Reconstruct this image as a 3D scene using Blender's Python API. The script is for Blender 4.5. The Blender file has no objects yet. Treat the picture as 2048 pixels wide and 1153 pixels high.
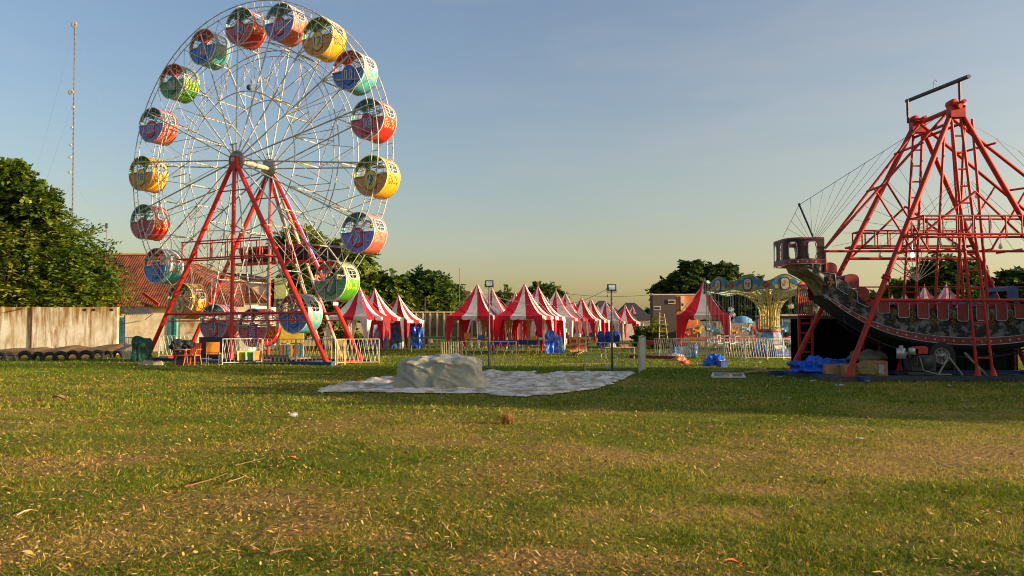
import bpy, bmesh, math, random
import numpy as np
from mathutils import Vector, Matrix
random.seed(7); rng = np.random.default_rng(7)
SC = bpy.context.scene; COL = SC.collection
PI = math.pi; R = math.radians

# ------------------------------------------------------------ camera, sky, sun, exposure
F = 1600.0; HZ = 657.0; EYE = 1.5
TH = math.atan((HZ-576.5)/F); CT, ST = math.cos(TH), math.sin(TH)
cam_d = bpy.data.cameras.new('camera'); cam = bpy.data.objects.new('camera', cam_d); COL.objects.link(cam)
cam_d.sensor_width = 36; cam_d.lens = F/2048*36; cam_d.clip_start = .1; cam_d.clip_end = 3000
cam.location = (0, 0, EYE); cam.rotation_euler = (PI/2+TH, 0, 0); SC.camera = cam
SUN_A, SUN_E = R(-14), R(10.5)                     # azimuth of the sun from +x, elevation
to_sun = Vector((math.cos(SUN_A)*math.cos(SUN_E), math.sin(SUN_A)*math.cos(SUN_E), math.sin(SUN_E)))
world = bpy.data.worlds.new('World'); SC.world = world; world.use_nodes = True
wn = world.node_tree; bg = wn.nodes['Background']
sky = wn.nodes.new('ShaderNodeTexSky'); sky.sky_type = 'NISHITA'; sky.sun_disc = False
sky.sun_elevation = SUN_E; sky.sun_rotation = PI/2-SUN_A
sky.air_density = 1.0; sky.dust_density = 2.0; sky.ozone_density = 1.0; sky.altitude = 0
# evening haze: the low sky turns yellowish, and brighter towards the side of the sun
WL_ = wn.links.new
def wmath(op, a, b=None, c=None):
    n = wn.nodes.new('ShaderNodeMath'); n.operation = op
    for i, v in enumerate((a, b, c)):
        if v is None: continue
        if hasattr(v, 'is_linked'): WL_(v, n.inputs[i])
        else: n.inputs[i].default_value = v
    return n.outputs[0]
wtc = wn.nodes.new('ShaderNodeTexCoord'); wsep = wn.nodes.new('ShaderNodeSeparateXYZ'); WL_(wtc.outputs['Generated'], wsep.inputs[0])
wz = wmath('MAXIMUM', wsep.outputs[2], 0.0); low = wmath('EXPONENT', wmath('MULTIPLY', wz, -5.0))
wx = wmath('ADD', wmath('MULTIPLY', wsep.outputs[0], .62), .38); wx = wmath('MINIMUM', wmath('MAXIMUM', wx, 0.0), 1.0)
tint = wn.nodes.new('ShaderNodeMix'); tint.data_type = 'RGBA'; WL_(low, tint.inputs[0]); tint.inputs[6].default_value = (.90, .955, 1.12, 1); tint.inputs[7].default_value = (.96, .79, .52, 1)
mul = wn.nodes.new('ShaderNodeMix'); mul.data_type = 'RGBA'; mul.blend_type = 'MULTIPLY'; mul.inputs[0].default_value = 1; WL_(sky.outputs[0], mul.inputs[6]); WL_(tint.outputs[2], mul.inputs[7])
WL_(mul.outputs[2], bg.inputs[0]); bg.inputs[1].default_value = .107
glow = wn.nodes.new('ShaderNodeBackground'); glow.inputs[0].default_value = (1, .84, .50, 1)
WL_(wmath('MULTIPLY', wmath('MULTIPLY', wmath('POWER', wx, 2.0), wmath('EXPONENT', wmath('MULTIPLY', wz, -1.5))), .20), glow.inputs[1])
cmp_ = wn.nodes.new('ShaderNodeMapping'); cmp_.inputs['Scale'].default_value = (1.2, 1.2, 7.0); cmp_.inputs['Rotation'].default_value = (0, R(14), 0); WL_(wtc.outputs['Generated'], cmp_.inputs[0])
cnz = wn.nodes.new('ShaderNodeTexNoise'); cnz.inputs['Scale'].default_value = 2.2; cnz.inputs['Detail'].default_value = 7; cnz.inputs['Roughness'].default_value = .6; WL_(cmp_.outputs[0], cnz.inputs['Vector'])
cf = wmath('MULTIPLY', wmath('MAXIMUM', wmath('SUBTRACT', cnz.outputs[0], .46), 0.0), .6)   # thin high haze
cmx = wn.nodes.new('ShaderNodeMix'); cmx.data_type = 'RGBA'; WL_(cf, cmx.inputs[0]); WL_(mul.outputs[2], cmx.inputs[6]); cmx.inputs[7].default_value = (3.0, 2.7, 2.4, 1); WL_(cmx.outputs[2], bg.inputs[0])
addw = wn.nodes.new('ShaderNodeAddShader'); WL_(bg.outputs[0], addw.inputs[0]); WL_(glow.outputs[0], addw.inputs[1]); WL_(addw.outputs[0], wn.nodes['World Output'].inputs[0])
sd = bpy.data.lights.new('sun', 'SUN'); so = bpy.data.objects.new('sun', sd); COL.objects.link(so)
sd.energy = 5.0; sd.angle = R(.6); sd.color = (1, .75, .46)
so.rotation_euler = to_sun.to_track_quat('Z', 'Y').to_euler(); so.location = (60, 0, 40)
SC.view_settings.view_transform = 'Standard'; SC.view_settings.look = 'None'
SC.view_settings.exposure = .9; SC.view_settings.gamma = 1; SC.view_settings.use_curve_mapping = False
SC.cycles.filter_width = 1.05

# ------------------------------------------------------------ pixel helpers (2048 px photograph)
def ray(px, py):
    u, v = px-1024, 576.5-py
    dep = F*CT - v*ST
    return u/dep, (F*ST + v*CT)/dep              # lateral and height per metre of depth
def P(px, py, D):
    a, b = ray(px, py); return Vector((a*D, D, EYE+b*D))
def G(px, py, z=0):
    a, b = ray(px, py); D = (z-EYE)/b; return Vector((a*D, D, z))

# ------------------------------------------------------------ materials
MATS = {}
def mat(name, col, rough=.6, metal=0, var=.18, scale=6, col2=None, bump=0, mix=(.45, .62), emit=0, spec=.5, detail=5, trans=0, alpha=1):
    if name in MATS: return MATS[name]
    m = bpy.data.materials.new(name); m.use_nodes = True; nt = m.node_tree; b = nt.nodes['Principled BSDF']
    b.inputs['Roughness'].default_value = rough; b.inputs['Metallic'].default_value = metal
    b.inputs['Specular IOR Level'].default_value = spec
    tc = nt.nodes.new('ShaderNodeTexCoord'); nz = nt.nodes.new('ShaderNodeTexNoise')
    nz.inputs['Scale'].default_value = scale; nz.inputs['Detail'].default_value = detail; nz.inputs['Roughness'].default_value = .65
    nt.links.new(tc.outputs['Object'], nz.inputs['Vector'])
    rp = nt.nodes.new('ShaderNodeValToRGB'); nt.links.new(nz.outputs[0], rp.inputs[0])
    c2 = col2 if col2 else tuple(c*(1-var*1.6) for c in col)
    c1 = col if col2 else tuple(min(1, c*(1+var*.6)) for c in col)
    rp.color_ramp.elements[0].position = mix[0]-.12 if not col2 else mix[0]; rp.color_ramp.elements[1].position = mix[1]
    rp.color_ramp.elements[0].color = (*c2, 1); rp.color_ramp.elements[1].color = (*c1, 1)
    nt.links.new(rp.outputs[0], b.inputs['Base Color'])
    if bump:
        bp = nt.nodes.new('ShaderNodeBump'); bp.inputs['Strength'].default_value = bump; bp.inputs['Distance'].default_value = .03
        nt.links.new(nz.outputs[0], bp.inputs['Height']); nt.links.new(bp.outputs[0], b.inputs['Normal'])
    if emit:
        b.inputs['Emission Color'].default_value = (*col, 1); b.inputs['Emission Strength'].default_value = emit
    if trans: b.inputs['Transmission Weight'].default_value = trans
    if alpha < 1: b.inputs['Alpha'].default_value = alpha
    MATS[name] = m; return m
def bsdf(m): return m.node_tree.nodes['Principled BSDF']
def leafmat(name, c1, c2, c3, trans=.35):
    """leaf cards: colour by random per island and by a slow noise"""
    if name in MATS: return MATS[name]
    m = bpy.data.materials.new(name); m.use_nodes = True; nt = m.node_tree; L = nt.links.new; b = nt.nodes['Principled BSDF']
    at = nt.nodes.new('ShaderNodeAttribute'); at.attribute_name = 'tint'
    rp = nt.nodes.new('ShaderNodeValToRGB'); L(at.outputs['Fac'], rp.inputs[0])
    e = rp.color_ramp.elements; e[0].color = (*c1, 1); e[1].color = (*c3, 1); e[0].position = .1; e[1].position = .95
    k = e.new(.55); k.color = (*c2, 1)
    L(rp.outputs[0], b.inputs['Base Color']); b.inputs['Roughness'].default_value = .55; b.inputs['Specular IOR Level'].default_value = .25
    tr = nt.nodes.new('ShaderNodeBsdfTranslucent'); L(rp.outputs[0], tr.inputs[0])
    mx = nt.nodes.new('ShaderNodeMixShader'); mx.inputs[0].default_value = trans
    L(b.outputs[0], mx.inputs[1]); L(tr.outputs[0], mx.inputs[2]); L(mx.outputs[0], nt.nodes['Material Output'].inputs[0])
    MATS[name] = m; return m

# ------------------------------------------------------------ mesh builder
def rotz(a): return Matrix.Rotation(a, 4, 'Z')
class MB:
    def __init__(s): s.v = []; s.f = []; s.mi = []; s.sm = []; s.M = Matrix.Identity(4)
    def add(s, vs, fs, mi=0, smooth=False):
        o = len(s.v); s.v += [tuple(s.M @ Vector(v)) for v in vs]
        s.f += [tuple(i+o for i in f) for f in fs]; s.mi += [mi]*len(fs); s.sm += [smooth]*len(fs)
    def quad(s, a, b, c, d, mi=0): s.add([a, b, c, d], [(0, 1, 2, 3)], mi)
    def box(s, c, size, rz=0, mi=0, ry=0, rx=0):
        x, y, z = (k/2 for k in size)
        M = Matrix.Translation(c) @ rotz(rz) @ Matrix.Rotation(ry, 4, 'Y') @ Matrix.Rotation(rx, 4, 'X')
        vs = [M @ Vector((a*x, b*y, e*z)) for a in (-1, 1) for b in (-1, 1) for e in (-1, 1)]
        s.add(vs, [(0, 1, 3, 2), (4, 6, 7, 5), (0, 4, 5, 1), (2, 3, 7, 6), (0, 2, 6, 4), (1, 5, 7, 3)], mi)
    def bar(s, p, q, w, h=None, mi=0, up=(0, 0, 1)):
        h = h or w; p, q = Vector(p), Vector(q); d = (q-p).normalized(); up = Vector(up)
        if abs(d.dot(up)) > .99: up = Vector((0, 1, 0))
        a = d.cross(up).normalized()*w/2; b = a.cross(d).normalized()*h/2
        vs = [e+i*a+j*b for e in (p, q) for i, j in ((-1, -1), (1, -1), (1, 1), (-1, 1))]
        s.add(vs, [(0, 1, 2, 3), (7, 6, 5, 4), (0, 4, 5, 1), (1, 5, 6, 2), (2, 6, 7, 3), (3, 7, 4, 0)], mi)
    def tube(s, pts, r, n=8, mi=0, closed=False, r2=None, cap=True):
        pts = [Vector(p) for p in pts]; k = len(pts); vs = []; fs = []
        d0 = (pts[1]-pts[0]).normalized(); up = Vector((0, 0, 1)) if abs(d0.z) < .9 else Vector((0, 1, 0))
        a = d0.cross(up).normalized()
        for i, p in enumerate(pts):
            if closed: d = (pts[(i+1) % k]-pts[i-1]).normalized()
            else: d = (pts[min(i+1, k-1)]-pts[max(i-1, 0)]).normalized()
            a = (a-d*a.dot(d)).normalized(); b = d.cross(a)
            rr = r if r2 is None else r+(r2-r)*i/(k-1)
            if isinstance(r, (list, tuple)): rr = r[i]
            vs += [p+(a*math.cos(2*PI*j/n)+b*math.sin(2*PI*j/n))*rr for j in range(n)]
        for i in range(k if closed else k-1):
            for j in range(n):
                A = i*n+j; B = i*n+(j+1) % n; Cc = ((i+1) % k)*n
                fs.append((A, B, Cc+(j+1) % n, Cc+j))
        s.add(vs, fs, mi, n > 4)
        if cap and not closed:
            s.add(vs[:n], [tuple(range(n-1, -1, -1))], mi); s.add(vs[-n:], [tuple(range(n))], mi)
    def lathe(s, prof, c=(0, 0, 0), n=16, mi=0, axis='Z', smooth=True, arc=2*PI, cap=False):
        c = Vector(c); vs = []; fs = []
        full = abs(arc-2*PI) < 1e-6; m = n if full else n+1
        for r, z in prof:
            for j in range(m):
                t = arc*j/n
                if axis == 'Z': vs.append(c+Vector((r*math.cos(t), r*math.sin(t), z)))
                elif axis == 'Y': vs.append(c+Vector((r*math.cos(t), z, r*math.sin(t))))
                else: vs.append(c+Vector((z, r*math.cos(t), r*math.sin(t))))
        for i in range(len(prof)-1):
            for j in range(n):
                k = (j+1) % m
                fs.append((i*m+j, i*m+k, (i+1)*m+k, (i+1)*m+j))
        s.add(vs, fs, mi, smooth)
        if cap:
            s.add(vs[:m], [tuple(range(m))], mi); s.add(vs[-m:], [tuple(range(m))], mi)
    def prism(s, poly, off, mi=0):
        """poly: list of 3d points, extruded by vector off"""
        poly = [Vector(p) for p in poly]; off = Vector(off); n = len(poly)
        s.add(poly+[p+off for p in poly], [tuple(range(n)), tuple(range(2*n-1, n-1, -1))]+[(i, i+n, (i+1) % n+n, (i+1) % n) for i in range(n)], mi)
    def cable(s, p, q, sag, r=.012, n=3, k=14, mi=0):
        p, q = Vector(p), Vector(q)
        s.tube([p.lerp(q, i/k)-Vector((0, 0, sag*4*(i/k)*(1-i/k))) for i in range(k+1)], r, n, mi)
    def grid(s, fn, nu, nv, mi=0, smooth=True):
        vs = [fn(i/nu, j/nv) for j in range(nv+1) for i in range(nu+1)]
        s.add(vs, [(j*(nu+1)+i, j*(nu+1)+i+1, (j+1)*(nu+1)+i+1, (j+1)*(nu+1)+i) for j in range(nv) for i in range(nu)], mi, smooth)

def mesh_obj(name, mb, mats, parent=None, loc=(0, 0, 0)):
    """vertices are in world (or template) space; loc/parent origin is subtracted"""
    me = bpy.data.meshes.new(name)
    org = Vector(loc)
    pm = Vector((0, 0, 0))
    if parent is not None:
        q = parent
        while q is not None: pm += Vector(q.location); q = q.parent
        org = pm
    me.from_pydata([tuple(Vector(v)-org) for v in mb.v], [], mb.f)
    if not isinstance(mats, (list, tuple)): mats = [mats]
    for m in mats: me.materials.append(m)
    me.polygons.foreach_set('material_index', mb.mi); me.polygons.foreach_set('use_smooth', mb.sm)
    me.update()
    o = bpy.data.objects.new(name, me); COL.objects.link(o)
    if parent is not None: o.parent = parent
    else: o.location = org
    return o
def tag(o, label, cat, group=None, kind=None):
    if label: o['label'] = label
    if cat: o['category'] = cat
    if group: o['group'] = group
    if kind: o['kind'] = kind
    return o
def thing(name, label, cat, loc=(0, 0, 0), group=None, rz=0):
    o = bpy.data.objects.new(name, None); COL.objects.link(o); o.location = loc; o.rotation_euler.z = rz; o.empty_display_size = .1
    return tag(o, label, cat, group)
def single(name, mb, mats, label, cat, loc=(0, 0, 0), group=None):
    return tag(mesh_obj(name, mb, mats, None, loc), label, cat, group)
def struct(name, mb, mats):
    o = mesh_obj(name, mb, mats); o['kind'] = 'structure'; return o
def dup(o, loc=None, rz=None, label=None, parent=None):
    c = o.copy(); COL.objects.link(c)
    if parent is not None: c.parent = parent
    if loc is not None: c.location = loc
    if rz is not None: c.rotation_euler.z = rz
    if label: c['label'] = label
    for ch in list(o.children): dup(ch, parent=c)
    return c
def setscale(o, s): o.scale = s if hasattr(s, '__len__') else (s, s, s); return o

def fast_mesh(name, V, nper, m, tint=None, mats_idx=None, smooth=False):
    """V: (N*nper,3) array, faces are consecutive runs of nper verts"""
    me = bpy.data.meshes.new(name); n = len(V)//nper
    me.vertices.add(len(V)); me.vertices.foreach_set('co', V.astype(np.float32).ravel())
    me.loops.add(len(V)); me.loops.foreach_set('vertex_index', np.arange(len(V), dtype=np.int32))
    me.polygons.add(n); me.polygons.foreach_set('loop_start', np.arange(0, len(V), nper, dtype=np.int32))
    me.polygons.foreach_set('loop_total', np.full(n, nper, dtype=np.int32))
    me.update(calc_edges=True)
    if tint is not None:
        a = me.attributes.new('tint', 'FLOAT', 'POINT'); a.data.foreach_set('value', np.repeat(tint, nper).astype(np.float32))
    me.materials.append(m)
    o = bpy.data.objects.new(name, me); COL.objects.link(o); return o

# smooth value noise for numpy
def vnoise(x, y, s, seed=0):
    x = np.asarray(x)/s+seed*17.3; y = np.asarray(y)/s+seed*5.7
    xi = np.floor(x); yi = np.floor(y); fx = x-xi; fy = y-yi
    fx = fx*fx*(3-2*fx); fy = fy*fy*(3-2*fy)
    def h(a, b):
        t = np.sin(a*127.1+b*311.7)*43758.5453; return t-np.floor(t)
    return (h(xi, yi)*(1-fx)+h(xi+1, yi)*fx)*(1-fy)+(h(xi, yi+1)*(1-fx)+h(xi+1, yi+1)*fx)*fy
def fnoise(x, y, s, seed=0, oct=4):
    r = 0; a = .5; t = 0
    for k in range(oct): r = r+a*vnoise(x, y, s/2**k, seed+k); t += a; a *= .55
    return r/t

# ------------------------------------------------------------ common paints
RED = mat('red_paint', (.66, .022, .012), .42, col2=(.34, .022, .014), scale=2.5, mix=(.32, .5), detail=9)
DRED = mat('dull_red_paint', (.50, .024, .014), .5, col2=(.28, .028, .016), scale=2.2, mix=(.34, .55), spec=.35, detail=9)
WHITE = mat('white_paint', (.62, .62, .56), .5, var=.25, scale=8)
CREAM = mat('cream_paint', (.62, .55, .36), .55, var=.3, scale=8)
YEL = mat('yellow_paint', (.62, .42, .06), .5, var=.2, scale=8)
STEEL = mat('grey_steel', (.28, .29, .29), .45, .6, var=.2, scale=8)
DARK = mat('dark_metal', (.03, .03, .032), .5, .3, var=.3)
BLACK = mat('black_rubber', (.018, .018, .02), .75, var=.3)
BLUE = mat('blue_sheet', (.015, .11, .62), .38, var=.35, scale=5, bump=.3)
DBLUE = mat('dark_blue_paint', (.02, .05, .16), .5, var=.3, scale=4)
WOOD = mat('raw_wood', (.38, .26, .13), .75, var=.35, scale=12)
# ------------------------------------------------------------ ground
ELL = [(G(1950, 905), 2.2, 1.6, 1.0), (G(1650, 860), 1.5, .8, .5), (G(40, 1100), .8, .55, .9), (G(560, 1010), .75, .3, .8), (G(900, 885), 1.1, .6, .6),
       (G(100, 930), 1.6, .9, .6), (G(1360, 1030), .9, .4, .8), (G(1100, 1120), .7, .25, .9), (G(1280, 920), 1.2, .6, .5), (G(1800, 1060), .8, .5, .6),
       (G(380, 860), 1.6, .7, .4), (G(1560, 980), .8, .4, .5), (G(700, 1080), .6, .25, .4), (G(1750, 950), 1.2, .8, .5)]
GRN = [(G(640, 920), 1.1, .5, .9), (G(1500, 845), 3.0, .8, .6), (G(900, 1090), .7, .35, .5), (G(1300, 1000), .8, .5, .4), (G(620, 1120), .8, .3, .6), (G(1250, 880), 1.3, .6, .5)]
def dryness(x, y):
    n = fnoise(x, y, 2.4, 3)*.55+fnoise(x, y*1.3, .55, 9)*.45
    d = (n-.5)*1.8+.32
    for c, a, b, s in ELL:
        d = d+s*.52*np.exp(-(((x-c.x)/a)**2+((y-c.y)/b)**2)*1.1)
    for c, a, b, s in GRN:
        d = d-s*.35*np.exp(-(((x-c.x)/a)**2+((y-c.y)/b)**2)*1.1)
    d = d-np.clip((y-13)/14, 0, 1)*.22
    return np.clip(d, 0, 1)
def ground_mesh():
    t = np.linspace(-1, 1, 321); xs = np.sinh(t*5.2)/math.sinh(5.2)*900
    ys = np.concatenate([np.linspace(-40, 2, 12, endpoint=False), np.linspace(2, 16, 150, endpoint=False), np.linspace(16, 45, 110, endpoint=False), 45*np.power(1500/45, np.linspace(0, 1, 50))])
    X, Y = np.meshgrid(xs, ys); Z = (fnoise(X, Y, 1.1, 2)-.5)*.03*np.clip(12/np.maximum(Y, 12), 0, 1)*np.where(Y < 60, 1, 0)
    d = dryness(X, Y); nx, ny = len(xs), len(ys)
    me = bpy.data.meshes.new('ground'); V = np.stack([X.ravel(), Y.ravel(), Z.ravel()], 1)
    i, j = np.meshgrid(np.arange(nx-1), np.arange(ny-1)); a = (j*nx+i).ravel()
    Fc = np.stack([a, a+1, a+nx+1, a+nx], 1).astype(np.int32)
    me.vertices.add(len(V)); me.vertices.foreach_set('co', V.astype(np.float32).ravel())
    me.loops.add(Fc.size); me.loops.foreach_set('vertex_index', Fc.ravel())
    me.polygons.add(len(Fc)); me.polygons.foreach_set('loop_start', np.arange(0, Fc.size, 4, dtype=np.int32)); me.polygons.foreach_set('loop_total', np.full(len(Fc), 4, dtype=np.int32))
    me.polygons.foreach_set('use_smooth', np.ones(len(Fc), bool)); me.update(calc_edges=True)
    at = me.attributes.new('dry', 'FLOAT', 'POINT'); at.data.foreach_set('value', d.ravel().astype(np.float32))
    m = bpy.data.materials.new('ground'); m.use_nodes = True; nt = m.node_tree; L = nt.links.new; b = nt.nodes['Principled BSDF']
    A = nt.nodes.new('ShaderNodeAttribute'); A.attribute_name = 'dry'
    tc = nt.nodes.new('ShaderNodeTexCoord')
    n1 = nt.nodes.new('ShaderNodeTexNoise'); n1.inputs['Scale'].default_value = 9; n1.inputs['Detail'].default_value = 8; n1.inputs['Roughness'].default_value = .75; L(tc.outputs['Object'], n1.inputs['Vector'])
    ad = nt.nodes.new('ShaderNodeMath'); ad.operation = 'MULTIPLY_ADD'; ad.inputs[1].default_value = .9; L(n1.outputs[0], ad.inputs[0])
    sb = nt.nodes.new('ShaderNodeMath'); sb.operation = 'SUBTRACT'; sb.inputs[1].default_value = .45; L(A.outputs['Fac'], sb.inputs[0]); L(sb.outputs[0], ad.inputs[2])
    rp = nt.nodes.new('ShaderNodeValToRGB'); e = rp.color_ramp.elements; L(ad.outputs[0], rp.inputs[0])
    e[0].position = .1; e[0].color = (.14, .155, .012, 1); e[1].position = .85; e[1].color = (.31, .19, .055, 1)
    k = e.new(.42); k.color = (.19, .17, .02, 1); k = e.new(.6); k.color = (.25, .175, .035, 1)
    L(rp.outputs[0], b.inputs['Base Color']); b.inputs['Roughness'].default_value = .95; b.inputs['Specular IOR Level'].default_value = .1
    n2 = nt.nodes.new('ShaderNodeTexNoise'); n2.inputs['Scale'].default_value = 14; n2.inputs['Detail'].default_value = 6; L(tc.outputs['Object'], n2.inputs['Vector'])
    bp = nt.nodes.new('ShaderNodeBump'); bp.inputs['Strength'].default_value = .8; bp.inputs['Distance'].default_value = .05; L(n2.outputs[0], bp.inputs['Height']); L(bp.outputs[0], b.inputs['Normal'])
    me.materials.append(m); o = bpy.data.objects.new('ground', me); COL.objects.link(o); o['kind'] = 'structure'
ground_mesh()
def blades(D0, D1, n, h, w, lean=.7, lim=.86):
    y = D0+(D1-D0)*rng.random(n)**.9; x = (rng.random(n)*2-1)*(y*lim+1.0)
    d = dryness(x, y); g = fnoise(x, y, .35, 21)
    keep = rng.random(n) < np.clip(1.15-d*.75, .35, 1)*np.clip((g-.2)*2.2, .15, 1)
    x, y, d, g = x[keep], y[keep], d[keep], g[keep]; n = len(x)
    a = rng.random(n)*2*PI; hh = h*(.45+.8*rng.random(n))*(.6+.9*g)*(1.1-.4*d); ww = w*(.6+.8*rng.random(n))
    ln = rng.random(n)*lean*hh*1.6; az = rng.random(n)*2*PI
    b = np.stack([x, y, np.full(n, -.01)], 1)
    s = np.stack([np.cos(a)*ww, np.sin(a)*ww, np.zeros(n)], 1)
    tip = b+np.stack([np.cos(az)*ln, np.sin(az)*ln, hh], 1)
    V = np.stack([b-s, b+s, tip], 1).reshape(-1, 3)
    tint = np.clip(d*.75+rng.normal(0, .27, n)+.08, 0, 1)
    return V, tint
parts = [blades(4.2, 8, 330000, .036, .0042, 1.3), blades(7.5, 15, 290000, .038, .006, 1.2), blades(14.5, 30, 235000, .055, .012), blades(29, 66, 135000, .06, .026)]
GM = leafmat('grass', (.075, .155, .006), (.34, .33, .02), (.66, .48, .13), .42)
V = np.concatenate([p[0] for p in parts]); T = np.concatenate([p[1] for p in parts])
g = fast_mesh('grass', V, 3, GM, T); tag(g, 'short patchy lawn grass, green and straw coloured, over the field', 'grass', kind='stuff')
# fallen leaves and straw, too many to count
def litter_leaves(n):
    y = 4.2+22*rng.random(n)**1.9; x = (rng.random(n)*2-1)*(y*.80+.6)
    w8 = np.clip(fnoise(x, y, 1.6, 40)*1.9-.55+np.clip(.10-x*.05, -.15, .3), .06, 1); k = rng.random(n) < w8; x, y = x[k], y[k]; n = len(x)
    s = .0035+.009*rng.random(n)**2.5+.0007*y; long = rng.random(n) < .4
    L = np.where(long, s*3.2, s*1.25); W = np.where(long, .003, s*.6); a = rng.random(n)*2*PI; z = .012+.028*rng.random(n)
    tx = rng.normal(0, .35, n); ty = rng.normal(0, .35, n)
    u = np.stack([np.cos(a)*L, np.sin(a)*L, tx*L], 1); v = np.stack([-np.sin(a)*W, np.cos(a)*W, ty*W], 1); c = np.stack([x, y, z], 1)
    V = np.stack([c-u, c-u*.4-v, c+u*.5-v*.9, c+u, c+u*.4+v, c-u*.5+v*.9], 1).reshape(-1, 3)
    return V, rng.random(n)
LM = leafmat('fallen_leaf', (.12, .055, .015), (.40, .21, .05), (.64, .46, .18), .15)
V, T = litter_leaves(105000)
g = fast_mesh('fallen_leaves', V, 6, LM, T); tag(g, 'small dry fallen leaves and straw scattered over the lawn', 'fallen leaves', kind='stuff')

# ------------------------------------------------------------ trees
BARK = mat('bark', (.12, .085, .055), .9, var=.4, scale=9, bump=.6)
def crown(name, blobs, m, parent, n_spray, leaf=(.26, .09), per=14, droop=-.25, spray=.9, tint0=.5, hollow=.55, flat=.35, seed=1):
    """blobs: (cx,cy,cz,rx,ry,rz). sprays of leaf cards spread through each blob"""
    r = np.random.default_rng(seed); vol = np.array([b[3]*b[4]*b[5] for b in blobs])**(.67); cnt = (vol/vol.sum()*n_spray).astype(int)+1
    Vs = []; Ts = []
    for bi, (b, n) in enumerate(zip(blobs, cnt)):
        d = r.normal(size=(n, 3)); d /= np.linalg.norm(d, axis=1)[:, None]
        rad = hollow+(1-hollow)*r.random(n)**.6; rad *= .82+.3*r.random(n)
        c = np.array(b[:3])+d*rad[:, None]*np.array(b[3:])
        out = d*np.array([1, 1, flat]); out[:, 2] += droop+r.normal(0, .15, n); out += r.normal(0, .25, (n, 3)); out /= np.linalg.norm(out, axis=1)[:, None]
        side = np.cross(out, np.array([0, 0, 1.])); side /= np.linalg.norm(side, axis=1)[:, None]+1e-6
        nrm = np.cross(side, out)
        sp = spray*(.6+.7*r.random(n)); tb = np.clip(r.normal(tint0+r.normal(0, .16), .2, n), 0, 1)
        k = np.arange(per); t = (k//2+.5)/(per/2); sg = np.where(k % 2 == 0, 1, -1)
        base = c[:, None, :]+out[:, None, :]*(sp[:, None]*t)[:, :, None]; base = base+np.array([0, 0, -1.])*(.22*(sp[:, None]*t**2)[:, :, None])
        N = n*per; base = base.reshape(N, 3); O = np.repeat(out, per, 0); S = np.repeat(side, per, 0)*np.tile(sg, n)[:, None]; Nn = np.repeat(nrm, per, 0)
        ld = O*.55+S*.85+r.normal(0, .28, (N, 3)); ld /= np.linalg.norm(ld, axis=1)[:, None]
        wd = np.cross(ld, Nn+r.normal(0, .45, (N, 3))); wd /= np.linalg.norm(wd, axis=1)[:, None]+1e-6
        l = leaf[0]*(.6+.7*r.random(N))[:, None]; w = leaf[1]*(.7+.6*r.random(N))[:, None]
        V = np.stack([base, base+ld*l*.45+wd*w, base+ld*l, base+ld*l*.45-wd*w], 1).reshape(-1, 3)
        Vs.append(V); Ts.append(np.clip(np.repeat(tb, per)+r.normal(0, .12, N), 0, 1))
    o = fast_mesh(name, np.concatenate(Vs)-np.array(parent.location), 4, m, np.concatenate(Ts)); o.parent = parent; return o
def limbs(parent, base, top, r0, blobs, seed=3, lean=0):
    rd = random.Random(seed); mb = MB(); base = Vector(base); top = Vector(top)
    k = 6; pts = [base.lerp(top, i/k)+Vector((rd.uniform(-.1, .1), rd.uniform(-.1, .1), 0))*(i > 0) for i in range(k+1)]
    mb.tube(pts, [r0*(1.25 if i == 0 else 1-.55*i/k) for i in range(k+1)], 9)
    for b in blobs:
        c = Vector(b[:3]); s = pts[rd.randint(2, k)]
        for q in range(2):
            e = c+Vector((rd.uniform(-.6, .6)*b[3], rd.uniform(-.6, .6)*b[4], rd.uniform(-.1, .6)*b[5]))
            md = s.lerp(e, .5)+Vector((0, 0, rd.uniform(0, .4)))
            mb.tube([s, md, e], [r0*.42, r0*.25, r0*.07], 6)
    return mesh_obj('trunk', mb, BARK, parent)
LG = leafmat('leaf_green', (.035, .085, .010), (.13, .20, .02), (.34, .36, .035), .45)
LD = leafmat('leaf_dark', (.022, .058, .014), (.065, .12, .024), (.17, .22, .035))
LY = leafmat('leaf_bright', (.035, .08, .006), (.15, .21, .012), (.36, .36, .03))
LS = leafmat('leaf_silhouette', (.026, .05, .014), (.055, .10, .026), (.12, .17, .035))
def px_blobs(lst, D, dy=.9):
    """(px,py,rx_px,rz_px[,Doff]) -> world ellipsoids"""
    out = []
    for b in lst:
        d = D+(b[4] if len(b) > 4 else 0); c = P(b[0], b[1], d); k = d/F
        out.append((c.x, c.y, c.z, b[2]*k, max(b[2]*k*dy, .6), b[3]*k))
    return out
def tree(name, label, lst, D, m, basepx, n, leaf, r0=.25, group='trees standing around the field', dy=.9, **kw):
    bl = px_blobs(lst, D, dy); base = P(basepx, HZ, D); base.z = 0
    t = thing(name, label, 'tree', base, group)
    cz = max(b[2] for b in bl); limbs(t, base, (sum(b[0] for b in bl)/len(bl), D, cz*.8), r0, bl, seed=int(basepx) % 97)
    crown('crown', bl, m, t, n, leaf, seed=int(basepx) % 89, **kw); return t
tree('broad_tree', 'big dark green tree with layered drooping sprays hanging over the stained wall',
     [(60, 520, 95, 75), (138, 482, 46, 34), (155, 540, 62, 46), (40, 590, 90, 28), (140, 590, 70, 24), (10, 450, 70, 60), (92, 440, 46, 26), (182, 530, 26, 24), (205, 575, 30, 18), (-60, 520, 80, 90), (-20, 600, 60, 20)],
     49, LG, 40, 3000, (.36, .06), r0=.5, droop=-.16, spray=1.35, tint0=.45, hollow=.45, flat=.2, per=16)
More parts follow.
